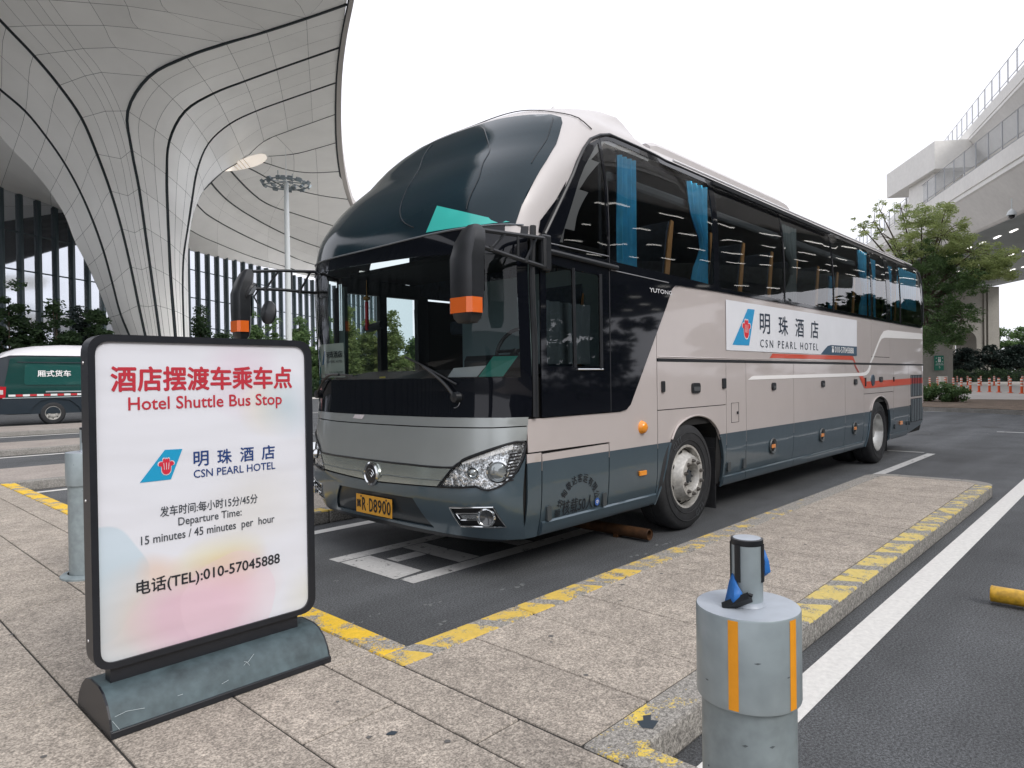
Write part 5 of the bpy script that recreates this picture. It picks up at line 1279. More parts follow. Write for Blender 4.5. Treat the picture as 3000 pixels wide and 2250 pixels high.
fp('dome_glass',dm,P('dome_black_glass',(.010,.024,.033),.10,spec=.33,var=.15,scale=1.2),off=.005,step=.07)
def fline(name,pts,r,m,off=-.008,n=40):
    g=G()
    P3=[]
    for t,z in cat_spline(pts,n):
        p=Vector(front(t,z)); nn=(p-Vector((6.2,YC,2.2))).normalized(); P3.append(p-nn*off)
    g.tube(P3,r,4);return g.out(name,m,BUS,True)
dk=P('glass_line',(.004,.008,.012),.25)
for s_ in (1,):
    fline('glass_line',[(-.36,2.535),(-.26,2.60),(-.19,2.705),(-.13,2.86),(-.08,3.0),(.02,3.17),(.10,3.29),(.157,3.40)],.004,dk)
    fline('glass_line',[(-.722,2.60),(-.712,2.835),(-.66,3.0),(-.60,3.159),(-.45,3.33),(-.36,3.40)],.004,dk)
    fline('glass_line',[(-.93,2.95),(-.902,3.172),(-.885,3.28),(-.864,3.37)],.004,dk)
fline('cap_seam',[(1.0,3.31),(.97,3.37),(.90,3.42),(.70,3.49),(.4,3.52),(0,3.53),(-.4,3.52),(-.70,3.49),(-.90,3.42),(-.97,3.37),(-1.0,3.31)],.005,P('seam_dark',(.06,.055,.055)),n=60)
fp('sky_reflection',[(-.465,2.478),(-.49,2.56),(-.512,2.668),(-.60,2.63),(-.706,2.585),(-.83,2.53),(-.945,2.485),(-.8,2.474)],P('reflection_turquoise',(.05,.52,.46),.25,coat=.5),off=.0075,step=.08)  # painted patch: the sky's reflection in the dome glass put in as colour
# triangular quarter trim between pillar and window
patch('pillar_trim',[(3.66,2.42),(3.60,2.44),(3.62,2.52),(3.80,2.70),(3.93,2.86),(3.86,2.70)],near,[blackg],BUS,step=.06,off=.006)
# wipers
def tubef(name,pts,r,m,lift=.03,par=BUS,n=None):
    P3=[Vector(front(t,z))+Vector((-lift,0,0)) for t,z in (cat_spline(pts,n) if n else pts)]
    g=G();g.tube(P3,r,6);return g.out(name,m,par,True)
for s_,pts in ((-1,[(-.66,1.29),(-.60,1.38),(-.52,1.455),(-.445,1.512)]),(1,[(.80,1.30),(.70,1.37),(.62,1.43),(.52,1.468),(.40,1.468)])):
    wp=tubef('wiper',pts,.011,blackm,.035,n=12); tubef('wiper_blade',[(pts[-1][0]+.16*(1 if s_<0 else -1),pts[-1][1]+(.075 if s_<0 else -.01)),pts[-1],(pts[-1][0]-.22*(1 if s_<0 else -1),pts[-1][1]-(.13 if s_<0 else -.005))],.008,blackm,.022,wp,n=10)
    c_=Vector(front(pts[0][0],pts[0][1]));G().lathe([(.001,-.05),(.035,-.045),(.04,0)],c_,'x',16).out('pivot',blackm,wp,True)
g=G();c_=Vector(front(-.64,1.275))+Vector((-.008,0,0));g.tube([c_+Vector((-.0,.06*math.cos(a),.06*math.sin(a))) for a in np.linspace(3.5,6.0,12)],.003,4);g.out('washer_arc',P('trim_grey',(.3,.31,.33)),BUS)
mk('hood_tag',[Vector(front(t,z))+Vector((-.007,0,0)) for t,z in ((.235,1.142),(.13,1.142),(.155,1.108),(.26,1.112))],[(0,1,2,3)],P('tag_pink',(.62,.58,.60),.5),BUS)
# mirrors
def truss(par,a0,a1,b0,b1):
    g=G();g.tube(a0 if isinstance(a0,list) else [a0,a1],.015,6);g.tube(b0 if isinstance(b0,list) else [b0,b1],.015,6)
    A_=(a0 if isinstance(a0,list) else [a0,a1]);B_=(b0 if isinstance(b0,list) else [b0,b1])
    up=lambda L,k:Vector(L[0]).lerp(Vector(L[-1]),k)
    for k0,k1 in ((.12,.3),(.42,.42),(.62,.82)): g.tube([up(A_,k0),up(B_,k1)],.010,5)
    for k in (.3,.82): g.tube([up(B_,k)+Vector((0,0,-.012)),up(B_,k)+Vector((0,0,.02))],.02,6)
    return g.out('arm',blackm,par,True)
def housing(par,c,dx,dy,z0,z1,lit,ls):
    """tall mirror head: section dx by dy, rounded shoulder on top, amber repeater near the foot"""
    secs=[(z0,.55),(z0+.03,.80),(z0+.10,.95),(z0+.25,1.0),(z1-.22,1.0),(z1-.12,.93),(z1-.04,.72),(z1,.38)]
    ring=lambda z,k,ox=0:[(c.x+ox+dx*k*x_,c.y+dy*k*y_,z) for x_,y_ in ((-.5,-.35),(-.35,-.5),(.35,-.5),(.5,-.35),(.5,.35),(.35,.5),(-.35,.5),(-.5,.35))]
    g=G();v=[]
    for z,k in secs: v+=ring(z,k,(max(0,z-z1+.2)*.35))
    n=8;f=[(i*n+j,i*n+(j+1)%n,(i+1)*n+(j+1)%n,(i+1)*n+j) for i in range(len(secs)-1) for j in range(n)]+[tuple(range(n-1,-1,-1)),tuple((len(secs)-1)*n+j for j in range(n))]
    g.add(v,f);h_=g.out('mirror_head',blackm,par,True)
    g=G();v=[]
    for z in (z0+.06,z0+.155): v+=[(c.x+dx*1.03*x_,c.y+dy*1.03*y_,z) for x_,y_ in ((.2,-.5),(-.35,-.5),(-.5,-.35),(-.5,.35),(-.35,.5),(.0,.5))]
    g.add(v,[(i,i+1,6+i+1,6+i) for i in range(5)]+[(0,1,2,3,4,5)[::-1],(6,7,8,9,10,11)]);g.out('repeater',P('repeater_orange',(.70,.13,.015),.25,coat=.5),h_)
    g=G();x=c.x+dx*.5+.002;g.add([(x,c.y-dy*.4,z0+.2),(x,c.y+dy*.4,z0+.2),(x,c.y+dy*.4,z1-.2),(x,c.y-dy*.4,z1-.2)],[(0,1,2,3)]);g.out('mirror_glass',chrome,h_)
    return h_
mr=G().box((3.60,YC-1.345,2.17),(3.70,YC-1.29,2.42),bev=.012).out('mirror_bracket',blackm,BUS)
truss(mr,[Vector((3.62,3.07,2.39)),Vector((3.30,3.08,2.375)),Vector((3.0,3.08,2.36))],None,[Vector((3.62,3.07,2.19)),Vector((3.30,3.08,2.225)),Vector((3.0,3.09,2.262))],None)
housing(mr,Vector((2.90,3.09,0)),.15,.20,1.765,2.385,None,None)
G().tube([Vector((3.62,3.07,2.19)),Vector((3.62,3.07,2.39))],.02,6).out('hinge_post',blackm,mr,True)
mf=G().box((3.42,YC+1.22,2.20),(3.50,YC+1.30,2.46),bev=.012).out('mirror_bracket',blackm,BUS)
truss(mf,[Vector((3.42,5.68,2.44)),Vector((3.1,5.70,2.42)),Vector((2.80,5.72,2.385))],None,[Vector((3.42,5.68,2.24)),Vector((3.1,5.70,2.245)),Vector((2.80,5.72,2.235))],None)
housing(mf,Vector((2.70,5.74,0)),.13,.17,1.79,2.40,None,None)
# small round mirrors hung on the far arm
g=G();g.tube([Vector((2.86,5.72,2.245)),Vector((2.80,5.70,2.16)),Vector((2.84,5.66,2.05))],.008,5);g.out('stalk',blackm,mf,True)
for c_,R_ in ((Vector((2.76,5.66,2.19)),.075),(Vector((2.90,5.62,2.02)),.09)):
    g=G();n_=Vector((.55,-.5,-.45)).normalized() if R_<.08 else Vector((.86,.45,-.15)).normalized();u_=n_.cross(Vector((0,0,1))).normalized();v_=u_.cross(n_)
    V=[];K=[(1.0,0),(1.02,.25),(.6,.5),(.001,.62)]
    for i in range(20):
        a=2*math.pi*i/20
        for r,h in K: V.append(c_+(u_*math.cos(a)*.8+v_*math.sin(a)*1.15)*R_*r-n_*h*R_)
    g.add(V,[(i*4+q,((i+1)%20)*4+q,((i+1)%20)*4+q+1,i*4+q+1) for i in range(20) for q in range(3)]);g.out('round_mirror',blackm,mf,True)
    g=G();g.add([c_+(u_*math.cos(2*math.pi*i/20)*.8+v_*math.sin(2*math.pi*i/20)*1.15)*R_*.96+n_*.002 for i in range(20)],[tuple(range(20))]);g.out('mirror_glass',chrome,mf)
# ---- roof
def roofbox(name,x0,x1,hw,z0,z1,m,r=.08):
    g=G();sec=[(-hw,z0),(-hw+.01,z1-.05),(-hw+.06,z1),(hw-.06,z1),(hw-.01,z1-.05),(hw,z0)]
    xs_=[(x0,.75),(x0+.12,.95),(x0+.3,1),(x1-.3,1),(x1-.1,.93),(x1,.70)]
    for x,k in xs_: g.v+=[(x,YC+a,z0+(b-z0)*k) for a,b in sec]
    n=6;g.f+=[(i*n+j,i*n+j+1,(i+1)*n+j+1,(i+1)*n+j) for i in range(5) for j in range(5)]+[tuple(range(6)),tuple(range(35,29,-1))];g.m+=[0]*27
    return g.out(name,m,BUS)
roofbox('roof_cooler',5.75,9.25,.90,3.55,3.735,roofp)
G().lathe([(.075,.0),(.07,.01),(.065,.05),(.045,.085),(.001,.10)],(4.68,3.80,3.715),'z',20).out('roof_dome',whitep,BUS,True)
g=G();g.prism([(4.60,3.68),(4.69,3.68),(4.67,3.77),(4.65,3.78)],4.02,4.05,M=lambda a,b,h:(a,h,b+.02));g.out('roof_aerial',blackm,BUS)
g=G();g.box((4.50,4.12,3.70),(4.70,4.20,3.755),bev=.01);g.out('roof_aerial',blackm,BUS)
# roof drip edge shine strip
g=G();g.tube([Vector((x,YC-1.225,3.40)) for x in (5.6,9,14.2)],.012,6);g.out('roof_rail',P('rail_white',(.75,.75,.77),.3,coat=.5),BUS,True)
# rear face
# ---- wheels
def wheel(x,y,rear):
    wy=Vector((x,y,.49)); w_=empty('tmp',(x,y,.49),'x','x'); bpy.data.objects.remove(w_)
    tr=G().lathe([(.29,.0),(.30,-.018),(.38,-.030),(.455,-.022),(.478,.0),(.490,.03),(.490,.10),(.483,.105),(.483,.12),(.490,.125),(.490,.19),(.478,.24),(.45,.26),(.30,.25)],wy,'y',72).out('wheel',rubber,BUS,True)
    rimm=P('rim_silver',(.50,.49,.46),.42,metal=.35,var=.2,scale=9,speck=[(40,.12)])
    if not rear:
        G().lathe([(.296,-.004),(.290,-.016),(.272,-.012),(.268,.03),(.262,.05)],wy,'y',64).out('rim',rimm,tr,True)
        G().lathe([(.262,.06),(.235,.03),(.205,-.035),(.185,-.068),(.165,-.072),(.125,-.070),(.115,-.058),(.105,.02),(.001,.03)],wy,'y',56).out('disc',rimm,tr,True)
        g=G()
        for i in range(8):
            a=2*math.pi*(i+.4)/8; c_=wy+Vector((.234*math.cos(a),.020,.234*math.sin(a))); rr=Vector((math.cos(a),0,math.sin(a))); tt=Vector((-math.sin(a),0,math.cos(a)))
            nn=(Vector((0,-1,0))*.42+rr*.9).normalized(); sl=nn.cross(tt)
            g.add([c_+nn*.012+tt*.030*math.cos(b)+sl*.020*math.sin(b) for b in np.linspace(0,6.283,13)[:-1]],[tuple(range(12))])
        g.out('vent_hole',void,tr)
        g=G()
        for i in range(10):
            a=2*math.pi*(i+.5)/10; c_=wy+Vector((.150*math.cos(a),-.070,.150*math.sin(a)));g.lathe([(.020,0),(.019,-.012),(.013,-.014),(.012,-.030),(.001,-.034)],c_,'y',6)
        g.out('wheel_nut',P('nut_steel',(.14,.13,.12),.45,metal=.5),tr)
        G().lathe([(.07,.02),(.066,-.02),(.045,-.034),(.001,-.038)],wy,'y',24).out('hub_cap',P('hub_dark',(.06,.07,.08),.4,metal=.4),tr,True)
        g=G()
        for i in range(6):
            a=2*math.pi*i/6; g.lathe([(.008,0),(.008,-.012),(.001,-.014)],wy+Vector((.052*math.cos(a),-.03,.052*math.sin(a))),'y',6)
        g.out('hub_bolt',P('hub_dark',(.06,.07,.08)),tr)
    else:
        G().lathe([(.296,-.004),(.290,-.016),(.270,-.010),(.262,.05),(.235,.13),(.215,.155),(.16,.16),(.12,.15),(.11,.09),(.09,.055),(.001,.05)],wy,'y',64).out('rim',P('rim_bright',(.55,.55,.53),.3,metal=.7,var=.15,scale=8),tr,True)
        g=G()
        for i in range(10):
            a=2*math.pi*(i+.5)/10; g.lathe([(.020,0),(.019,-.02),(.001,-.03)],wy+Vector((.165*math.cos(a),.155,.165*math.sin(a))),'y',6)
        g.out('wheel_nut',P('nut_steel',(.14,.13,.12)),tr)
        G().lathe([(.29,.34),(.30,.32),(.38,.31),(.455,.318),(.478,.34),(.49,.37),(.49,.55),(.478,.60),(.3,.6)],wy,'y',48).out('inner_tyre',rubber,tr,True)
    # raised maker name on the sidewall
    for c_deg,s_ in ((-58,'GITI'),(122,'GITI')):
        for k,c_ in enumerate(s_):
            a0=math.radians(c_deg+(k-1.5)*6.5*(1 if c_deg<0 else -1))
            def fm(a,b,a0=a0,flip=(c_deg>0)):
                r=.385+(b if flip else -b)*1.0; an=a0+(-a if flip else a)/.385
                return wy+Vector((r*math.cos(an),-.0335,r*math.sin(an)))
            if c_=='I': text('sidewall_lettering',c_,(-.006,-.028,.006,.028),fm,P('rubber_raised',(.06,.065,.07),.5),tr)
            else: text('sidewall_lettering',c_,(-.02,-.028,.02,.028),fm,P('rubber_raised',(.06,.065,.07),.5),tr,bold=.03)
    g=G();n=72
    for q_ in range(2):
        r=.405 if q_ else .335
        g.tube([wy+Vector((r*math.cos(a),-.0305 if q_ else -.0255,r*math.sin(a))) for a in np.linspace(0,2*math.pi,73)],.0035,4)
    g.out('sidewall_rib',rubber,tr,True)
    return tr
wheel(5.665,3.125,False);wheel(11.72,3.125,True)
for x in (5.665,11.72):
    G().lathe([(.28,0),(.38,.03),(.47,.02),(.49,-.03),(.49,-.24),(.46,-.28),(.28,-.28)],(x,5.68,.49),'y',40).out('wheel',rubber,BUS,True)
    g=G();g.tube([(x,3.3,.49),(x,5.6,.49)],.09,8);g.out('axle',void,BUS)
g=G();g.add([(6.28,3.14,.10),(6.28,3.44,.10),(6.30,3.44,.8),(6.30,3.14,.8)],[(0,1,2,3)]);g.box((6.28,3.14,.10),(6.29,3.46,.7));g.out('mud_flap',rubber,BUS)
g=G();g.box((12.33,3.14,.14),(12.34,3.7,.7));g.out('mud_flap',rubber,BUS)
# underside
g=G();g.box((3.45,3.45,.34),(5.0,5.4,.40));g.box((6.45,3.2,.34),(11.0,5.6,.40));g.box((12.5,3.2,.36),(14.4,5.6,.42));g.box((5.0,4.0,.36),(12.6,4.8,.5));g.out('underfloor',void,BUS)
# ---- cabin
cab=P('cabin_grey',(.09,.10,.11),.7);cabd=P('cabin_dark',(.018,.02,.024),.7)
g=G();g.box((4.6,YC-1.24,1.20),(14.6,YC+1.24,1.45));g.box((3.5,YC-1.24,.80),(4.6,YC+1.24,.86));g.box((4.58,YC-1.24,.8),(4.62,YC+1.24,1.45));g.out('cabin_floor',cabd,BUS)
g=G();g.box((4.35,YC-1.15,3.30),(14.5,YC+1.15,3.33));g.box((4.6,YC-1.2,3.02),(14.4,YC-.82,3.10),bev=.02);g.box((4.6,YC+.82,3.02),(14.4,YC+1.2,3.10),bev=.02);g.out('cabin_ceiling',cab,BUS)
g=G();g.box((3.72,YC-1.2,2.40),(4.5,YC+1.2,2.44));g.box((4.46,YC-1.2,2.4),(4.5,YC+.1,3.3));g.out('overhead_shelf',cabd,BUS)
g=G()
pts_=[front(t,1.40) for t in np.linspace(-.96,.96,25)];n=25
v=[(p[0]+.03,p[1],1.415) for p in pts_]+[(3.98,p[1],1.50) for p in pts_]+[(4.02,p[1],1.1) for p in pts_]
g.add(v,[(i,i+1,n+i+1,n+i) for i in range(n-1)]+[(n+i,n+i+1,2*n+i+1,2*n+i) for i in range(n-1)]);g.out('dashboard',cabd,BUS,True)
G().box((3.72,3.42,1.46),(4.0,4.05,1.60),bev=.04).out('instrument_binnacle',blackm,BUS)
sw=[Vector((4.02+.10*math.sin(a)*.6,3.72+.21*math.cos(a),1.64+.18*math.sin(a))) for a in np.linspace(0,2*math.pi,29)]
s_=G().tube(sw,.016,7).out('steering_wheel',blackm,BUS,True);g=G();g.tube([sw[0],sw[14]],.014,5);g.tube([Vector((4.02,3.72,1.64)),Vector((3.9,3.72,1.5))],.03,6);g.out('spoke',blackm,s_)
def seat(x,y,m,hb=.72,z=1.45,nm='seat'):
    g=G();g.box((x-.02,y-.22,z+.30),(x+.46,y+.22,z+.44),bev=.03);st=g.out(nm,m,BUS)
    g=G();sec=[(x+.40,z+.42),(x+.47,z+.80),(x+.53,z+1.10),(x+.58,z+1.24),(x+.66,z+1.22),(x+.63,z+1.05),(x+.58,z+.75),(x+.52,z+.40)]
    g.prism([(a,b) for a,b in roundpoly(sec,.02,2)],y-.22,y+.22,M=lambda a,b,h:(a,h,b));g.out('backrest',m,st)
    g=G();tr_=[(x+.43,z+.42),(x+.50,z+.80),(x+.56,z+1.10),(x+.61,z+1.25),(x+.655,z+1.24),(x+.625,z+1.06),(x+.575,z+.78),(x+.505,z+.40)]
    g.prism(tr_,y-.235,y-.222,M=lambda a,b,h:(a,h,b));g.out('side_trim',P('trim_tan',(.80,.42,.17),.45),st)
    return st
sm=P('seat_navy',(.05,.065,.09),.9,var=.3,scale=20)
seat(4.05,3.72,sm,z=1.0,nm='driver_seat')
s0=seat(4.95,3.42,sm,z=1.60)
for i in range(12):
    for j,y in enumerate((3.45,3.92,4.90,5.37)):
        if i==0 and j==0: continue
        if i>10 and j<2: continue
        clone(s0,BUS,Vector((i*.76,y-3.45,0)))
# fans / speakers and rear light seen over the door, pennant
g=G();g.box((3.62,5.62,2.26),(4.6,5.68,2.40));g.box((4.08,5.62,1.22),(4.16,5.68,2.3));g.box((4.56,5.62,1.22),(4.70,5.68,2.3));g.box((3.58,5.60,1.22),(3.66,5.66,2.3));g.out('door_frame',blackm,BUS)
dg=patch('door_glass',[(3.64,1.24),(4.06,1.24),(4.06,2.27),(3.64,2.27)],farr,[wglass],BUS,step=.3,off=.003)
dg=patch('door_glass',[(4.16,1.24),(4.56,1.24),(4.56,2.27),(4.16,2.27)],farr,[wglass],BUS,step=.3,off=.003)
patch('far_body',[(3.62,.3),(14.7,.3),(14.7,2.26),(4.66,2.26),(4.66,1.2),(3.62,1.2)],farr,[beige,greyp],BUS,step=.4,off=0,mfun=two(TT),cuts=(TT,))
for a,b in ((4.52,6.2),(6.3,7.95),(8.0,9.65),(9.7,11.4),(11.5,13.0),(13.1,14.5)): patch('far_window',[(a,2.285),(b,2.285),(b,3.28),(a,3.28)],farr,[tint],BUS,step=.4,off=.0)
G().box((3.585,5.50,1.43),(3.62,5.69,2.30)).out('inner_pillar',P('pillar_teal',(.22,.30,.30),.6),BUS)
G().box((3.60,3.19,1.44),(3.62,3.255,2.28)).out('inner_pillar',P('pillar_teal',(.22,.30,.30),.6),BUS)
pn=G().tube([(3.50,5.02,2.30),(3.50,5.02,2.12)],.004,4).out('pennant_cord',P('cord_gold',(.4,.2,.04),.5),BUS)
G().lathe([(.001,.03),(.03,.01),(.03,-.01),(.001,-.03)],(3.50,5.02,2.14),'z',10).out('medallion',P('cord_gold',(.4,.2,.04)),pn)
G().box((3.49,5.005,1.86),(3.51,5.035,2.11)).out('tassel',P('tassel_red',(.5,.02,.03),.7),pn)
G().tube([(3.52,4.82,1.90),(3.53,5.0,1.88),(3.55,5.1,1.885)],.035,8).out('cabin_mirror',blackm,BUS,True)
g=G()
for y,z0 in ((5.23,1.86),(3.45,1.86)): g.tube([(3.36 if y>4 else 3.34,y,2.27),(3.36 if y>4 else 3.34,y,z0),(3.36 if y>4 else 3.34,y-.03,z0),(3.36 if y>4 else 3.34,y-.03,2.27)],.006,4)
g.out('chrome_loop',chrome,BUS)
mk('partition',[(4.62,3.2,.9),(4.62,5.0,.9),(4.62,5.0,2.35),(4.62,3.2,2.35)],[(0,1,2,3)],P('partition_teal',(.20,.27,.29),.4),BUS)
# sheets on the dash, cards, card sign
def sheet(name,q_,m,dx=.05):
    v=[Vector(front(t,z))+Vector((dx,0,0)) for t,z in q_];return mk(name,v,[tuple(range(len(v)))],m,BUS)
paper=P('paper_white',(.72,.70,.72),.6)
sheet('dash_paper',[(-.555,1.432),(-.60,1.497),(-.80,1.510),(-.745,1.432)],paper,.05)
sheet('dash_folder',[(-.757,1.432),(-.84,1.572),(-.950,1.572),(-.885,1.432)],P('folder_green',(.02,.32,.25),.4),.045)
sheet('dash_clip',[(.03,1.432),(.03,1.445),(-.03,1.447),(-.03,1.434)],P('clip_yellow',(.7,.55,.05),.5),.04)
cd=[(.90,1.445),(.90,1.752),(.40,1.736),(.40,1.448)]
cs_=sheet('route_card',cd,P('card_cream',(.80,.82,.74),.6),.025)
cf=lambda a,b:Vector(front(.90-a*.5,1.447+b*.30))+Vector((.022,0,0))
cardp=[cf(*p) for p in ((.20,.38),(.335,.38),(.44,.78),(.38,.78))];mk('fin_logo',cardp,[(0,1,2,3)],P('card_blue',(.04,.16,.34),.5),cs_)
text('lettering','明珠酒店',(.47,.56,.95,.75),cf,tk,cs_,bold=.02);text('lettering','CSN PEARL HOTEL',(.47,.42,.95,.49),cf,tk,cs_,bold=.01);text('lettering','电话:010-57045888',(.55,.12,.95,.18),cf,tk,cs_)
# curtains just inside the near glass
def curtain(x0,x1,z0,z1,m,tie=False,y=3.165,amp=.020,n=26,par=BUS):
    g=G();nz=10;v=[]
    for j in range(nz+1):
        f_=j/nz;z=lerp(z0,z1,f_)
        k=1 if not tie else (1-.62*math.exp(-((f_-.42)/.2)**2))*(.55+.45*f_ if f_>.42 else .8)
        for i in range(n+1):
            u=i/n; x=(x0+(x1-x0)*(1-(1-u)*k)) if tie else lerp(x0,x1,u)
            v.append((x,y+amp*math.sin(u*n*.95+.4*math.sin(j*.5)),z))
    g.add(v,[(j*(n+1)+i,j*(n+1)+i+1,(j+1)*(n+1)+i+1,(j+1)*(n+1)+i) for j in range(nz) for i in range(n)]);return g.out('curtain',m,par,True)
cb_=P('curtain_blue',(.08,.55,.88),.7,var=.12,scale=8)
curtain(4.66,4.93,2.20,3.24,cb_);curtain(5.80,6.20,2.25,3.26,cb_,True);curtain(9.70,9.86,2.25,2.75,cb_);curtain(10.92,11.34,2.25,3.26,cb_,True);curtain(11.52,11.80,2.25,3.2,cb_);curtain(13.12,14.40,2.55,3.24,cb_,n=60);curtain(12.50,12.72,2.25,3.2,cb_)
cg=P('curtain_grey',(.16,.20,.22),.8)
curtain(3.68,4.32,1.52,1.98,cg,y=3.19,amp=.018,n=34)
curtain(8.06,8.5,2.25,3.2,P('curtain_white',(.22,.26,.27),.8),True)
# ================================================================== STOP SIGN
SG_=empty('bus_stop_sign',(1.22,2.93,KH),'white hotel shuttle bus stop poster in black rounded frame on a half round base','sign')
fblk=P('frame_black',(.013,.015,.020),.38,var=.15,scale=12)
def rr(x0,z0,x1,z1,r,n=7): return roundpoly([(x0,z0),(x1,z0),(x1,z1),(x0,z1)],r,n)
YF,YB=2.868,2.955
def flip(p): return p
outer=rr(.762,.338,1.686,1.607,.075); inner=rr(.787,.362,1.652,1.580,.055)
g=G();n=len(outer);M_=lambda y,L:[(a,y,b) for a,b in L]
g.add(M_(YF,outer)+M_(YF,inner)+M_(YF+.012,inner)+M_(YB,outer),[(i,(i+1)%n,n+(i+1)%n,n+i) for i in range(n)]+[(n+i,n+(i+1)%n,2*n+(i+1)%n,2*n+i) for i in range(n)]+[(i,3*n+i,3*n+(i+1)%n,(i+1)%n) for i in range(n)]+[tuple(3*n+i for i in range(n))]);fo_=g.out('frame',fblk,SG_,True)
for z in (1.50,.98,.45): G().lathe([(.001,-.003),(.006,-.002),(.007,.001)],(.7615,2.925,z),'x',8).out('rivet',P('rivet_steel',(.5,.5,.5),.3,metal=.8),fo_)
# poster with soft printed washes of colour
pm=P('poster_print',(.60,.63,.70),.32,coat=.0);t=pm.node_tree;N=t.nodes;L=t.links;B=N['Principled BSDF']
B.inputs['Coat Weight'].default_value=.35;B.inputs['Coat Roughness'].default_value=.12
geo=N.new('ShaderNodeNewGeometry');last=None
wn=N.new('ShaderNodeTexNoise');wn.inputs['Scale'].default_value=2.2;L.new(geo.outputs['Position'],wn.inputs['Vector'])
wv=N.new('ShaderNodeVectorMath');wv.operation='MULTIPLY_ADD';wv.inputs[1].default_value=(.22,.22,.22);L.new(wn.outputs['Color'],wv.inputs[0]);L.new(geo.outputs['Position'],wv.inputs[2])
def blob(c,r0,r1,col,amt,flat_=(1,0,1)):
    global last
    s1=N.new('ShaderNodeVectorMath');s1.operation='SUBTRACT';L.new(wv.outputs[0],s1.inputs[0]);s1.inputs[1].default_value=(c[0]+.11,0,c[1]+.11)
    s2=N.new('ShaderNodeVectorMath');s2.operation='MULTIPLY';L.new(s1.outputs[0],s2.inputs[0]);s2.inputs[1].default_value=flat_
    ln_=N.new('ShaderNodeVectorMath');ln_.operation='LENGTH';L.new(s2.outputs[0],ln_.inputs[0])
    r=N.new('ShaderNodeMapRange');r.inputs['From Min'].default_value=r0;r.inputs['From Max'].default_value=r1;r.inputs['To Min'].default_value=amt;r.inputs['To Max'].default_value=0;L.new(ln_.outputs['Value'],r.inputs['Value'])
    m=N.new('ShaderNodeMix');m.data_type='RGBA';L.new(r.outputs[0],m.inputs['Factor'])
    if last is None: m.inputs['A'].default_value=(.76,.78,.84,1)
    else: L.new(last,m.inputs['A'])
    m.inputs['B'].default_value=tuple(col)+(1,);last=m.outputs['Result']
blob((.78,.66),.205,.215,(.50,.66,.76),.6);blob((.80,.42),.10,.40,(.52,.64,.70),.7);blob((1.02,.50),.12,.34,(.70,.60,.54),.75,(1,0,1.4));blob((1.26,.66),.02,.22,(.74,.66,.32),.85,(1,0,1.5));blob((1.30,.55),.03,.24,(.78,.48,.46),.6,(1,0,1.3));blob((1.16,.46),.08,.20,(.72,.48,.60),.75,(.7,0,1));blob((1.02,.66),.02,.10,(.80,.58,.45),.5)
blob((1.40,.86),.05,.25,(.70,.68,.62),.45);blob((1.38,1.46),.02,.22,(.72,.60,.70),.7);blob((1.50,1.34),.02,.16,(.74,.70,.56),.6);blob((1.60,1.34),.01,.16,(.52,.64,.72),.75);blob((1.30,.50),.185,.192,(.80,.60,.68),.35,(1,0,1.0));blob((1.64,.42),.02,.14,(.70,.70,.58),.5)
L.new(last,B.inputs['Base Color'])
wb=N.new('ShaderNodeTexNoise');wb.inputs['Scale'].default_value=3.5;wb.inputs['Detail'].default_value=2;mp=N.new('ShaderNodeVectorMath');mp.operation='MULTIPLY';mp.inputs[1].default_value=(.5,1,1.6);L.new(geo.outputs['Position'],mp.inputs[0]);L.new(mp.outputs[0],wb.inputs['Vector'])
bp_=N.new('ShaderNodeBump');bp_.inputs['Strength'].default_value=.35;bp_.inputs['Distance'].default_value=.03;L.new(wb.outputs['Fac'],bp_.inputs['Height']);L.new(bp_.outputs[0],B.inputs['Normal'])
po=mk('poster',[(a,YF+.010,b) for a,b in inner],[tuple(range(n))],pm,SG_)
pz=lambda o=0:(lambda a,b:(a,YF+.0085-o,b))
pred=P('poster_red',(.52,.035,.055),.4);pnavy=P('poster_navy',(.02,.055,.20),.4);pdark=P('poster_dark',(.055,.065,.08),.4);pblk=P('poster_black',(.02,.022,.028),.4);pcy=P('poster_cyan',(.015,.33,.58),.4)
for i,c_ in enumerate('酒店摆渡车乘车点'):
    w_=.094;x=.842+i*w_;text('lettering',c_,(x,1.390+.0*i,x+.086,1.484),pz(),pred,po,bold=.028)
text('lettering','Hotel Shuttle Bus Stop',(.900,1.300,1.536,1.366),pz(),pred,po,bold=.012)
def skew(fm,z0,k): return lambda a,b: fm(a,b)
flatpoly('fin_logo',[(.935,1.031),(1.051,1.031),(1.098,1.150),(1.030,1.152)],pz(),pcy,po)
emblem(po,lambda o:pz(o),1.034,1.086,.060,.066,P('poster_emblem',(.62,.03,.06),.4),P('poster_pale',(.75,.62,.66),.4))
for i,c_ in enumerate('明珠酒店'):
    x=1.142+i*.0985;text('lettering',c_,(x,1.073,x+.060,1.134),pz(),pnavy,po,bold=.016)
text('lettering','CSN PEARL HOTEL',(1.141,1.026,1.499,1.058),pz(),pnavy,po,bold=.012)
text('lettering','发车时间:每小时15分/45分',(1.008,.885,1.413,.926),pz(),pdark,po,bold=.01)
text('lettering','Departure Time:',(1.077,.830,1.340,.872),pz(),pdark,po,bold=.006)
text('lettering','15 minutes / 45 minutes  per  hour',(.936,.776,1.491,.820),pz(),pdark,po,bold=.008)
text('lettering','电话(TEL):010-57045888',(.917,.585,1.513,.650),pz(),pblk,po,bold=.014)
G().box((.822,2.885,.275),(1.600,2.945,.342)).out('foot',fblk,SG_)
sec=[(2.742,.131),(2.742,.152),(2.748,.160),(2.762,.196),(2.792,.238),(2.835,.268),(2.885,.281),(2.985,.281),(3.04,.268),(3.09,.235),(3.13,.19),(3.15,.150),(3.155,.131)]
bm=P('base_slate',(.060,.088,.098),.58,var=.40,scale=7,speck=[(25,.12)])
g=G();k=len(sec)
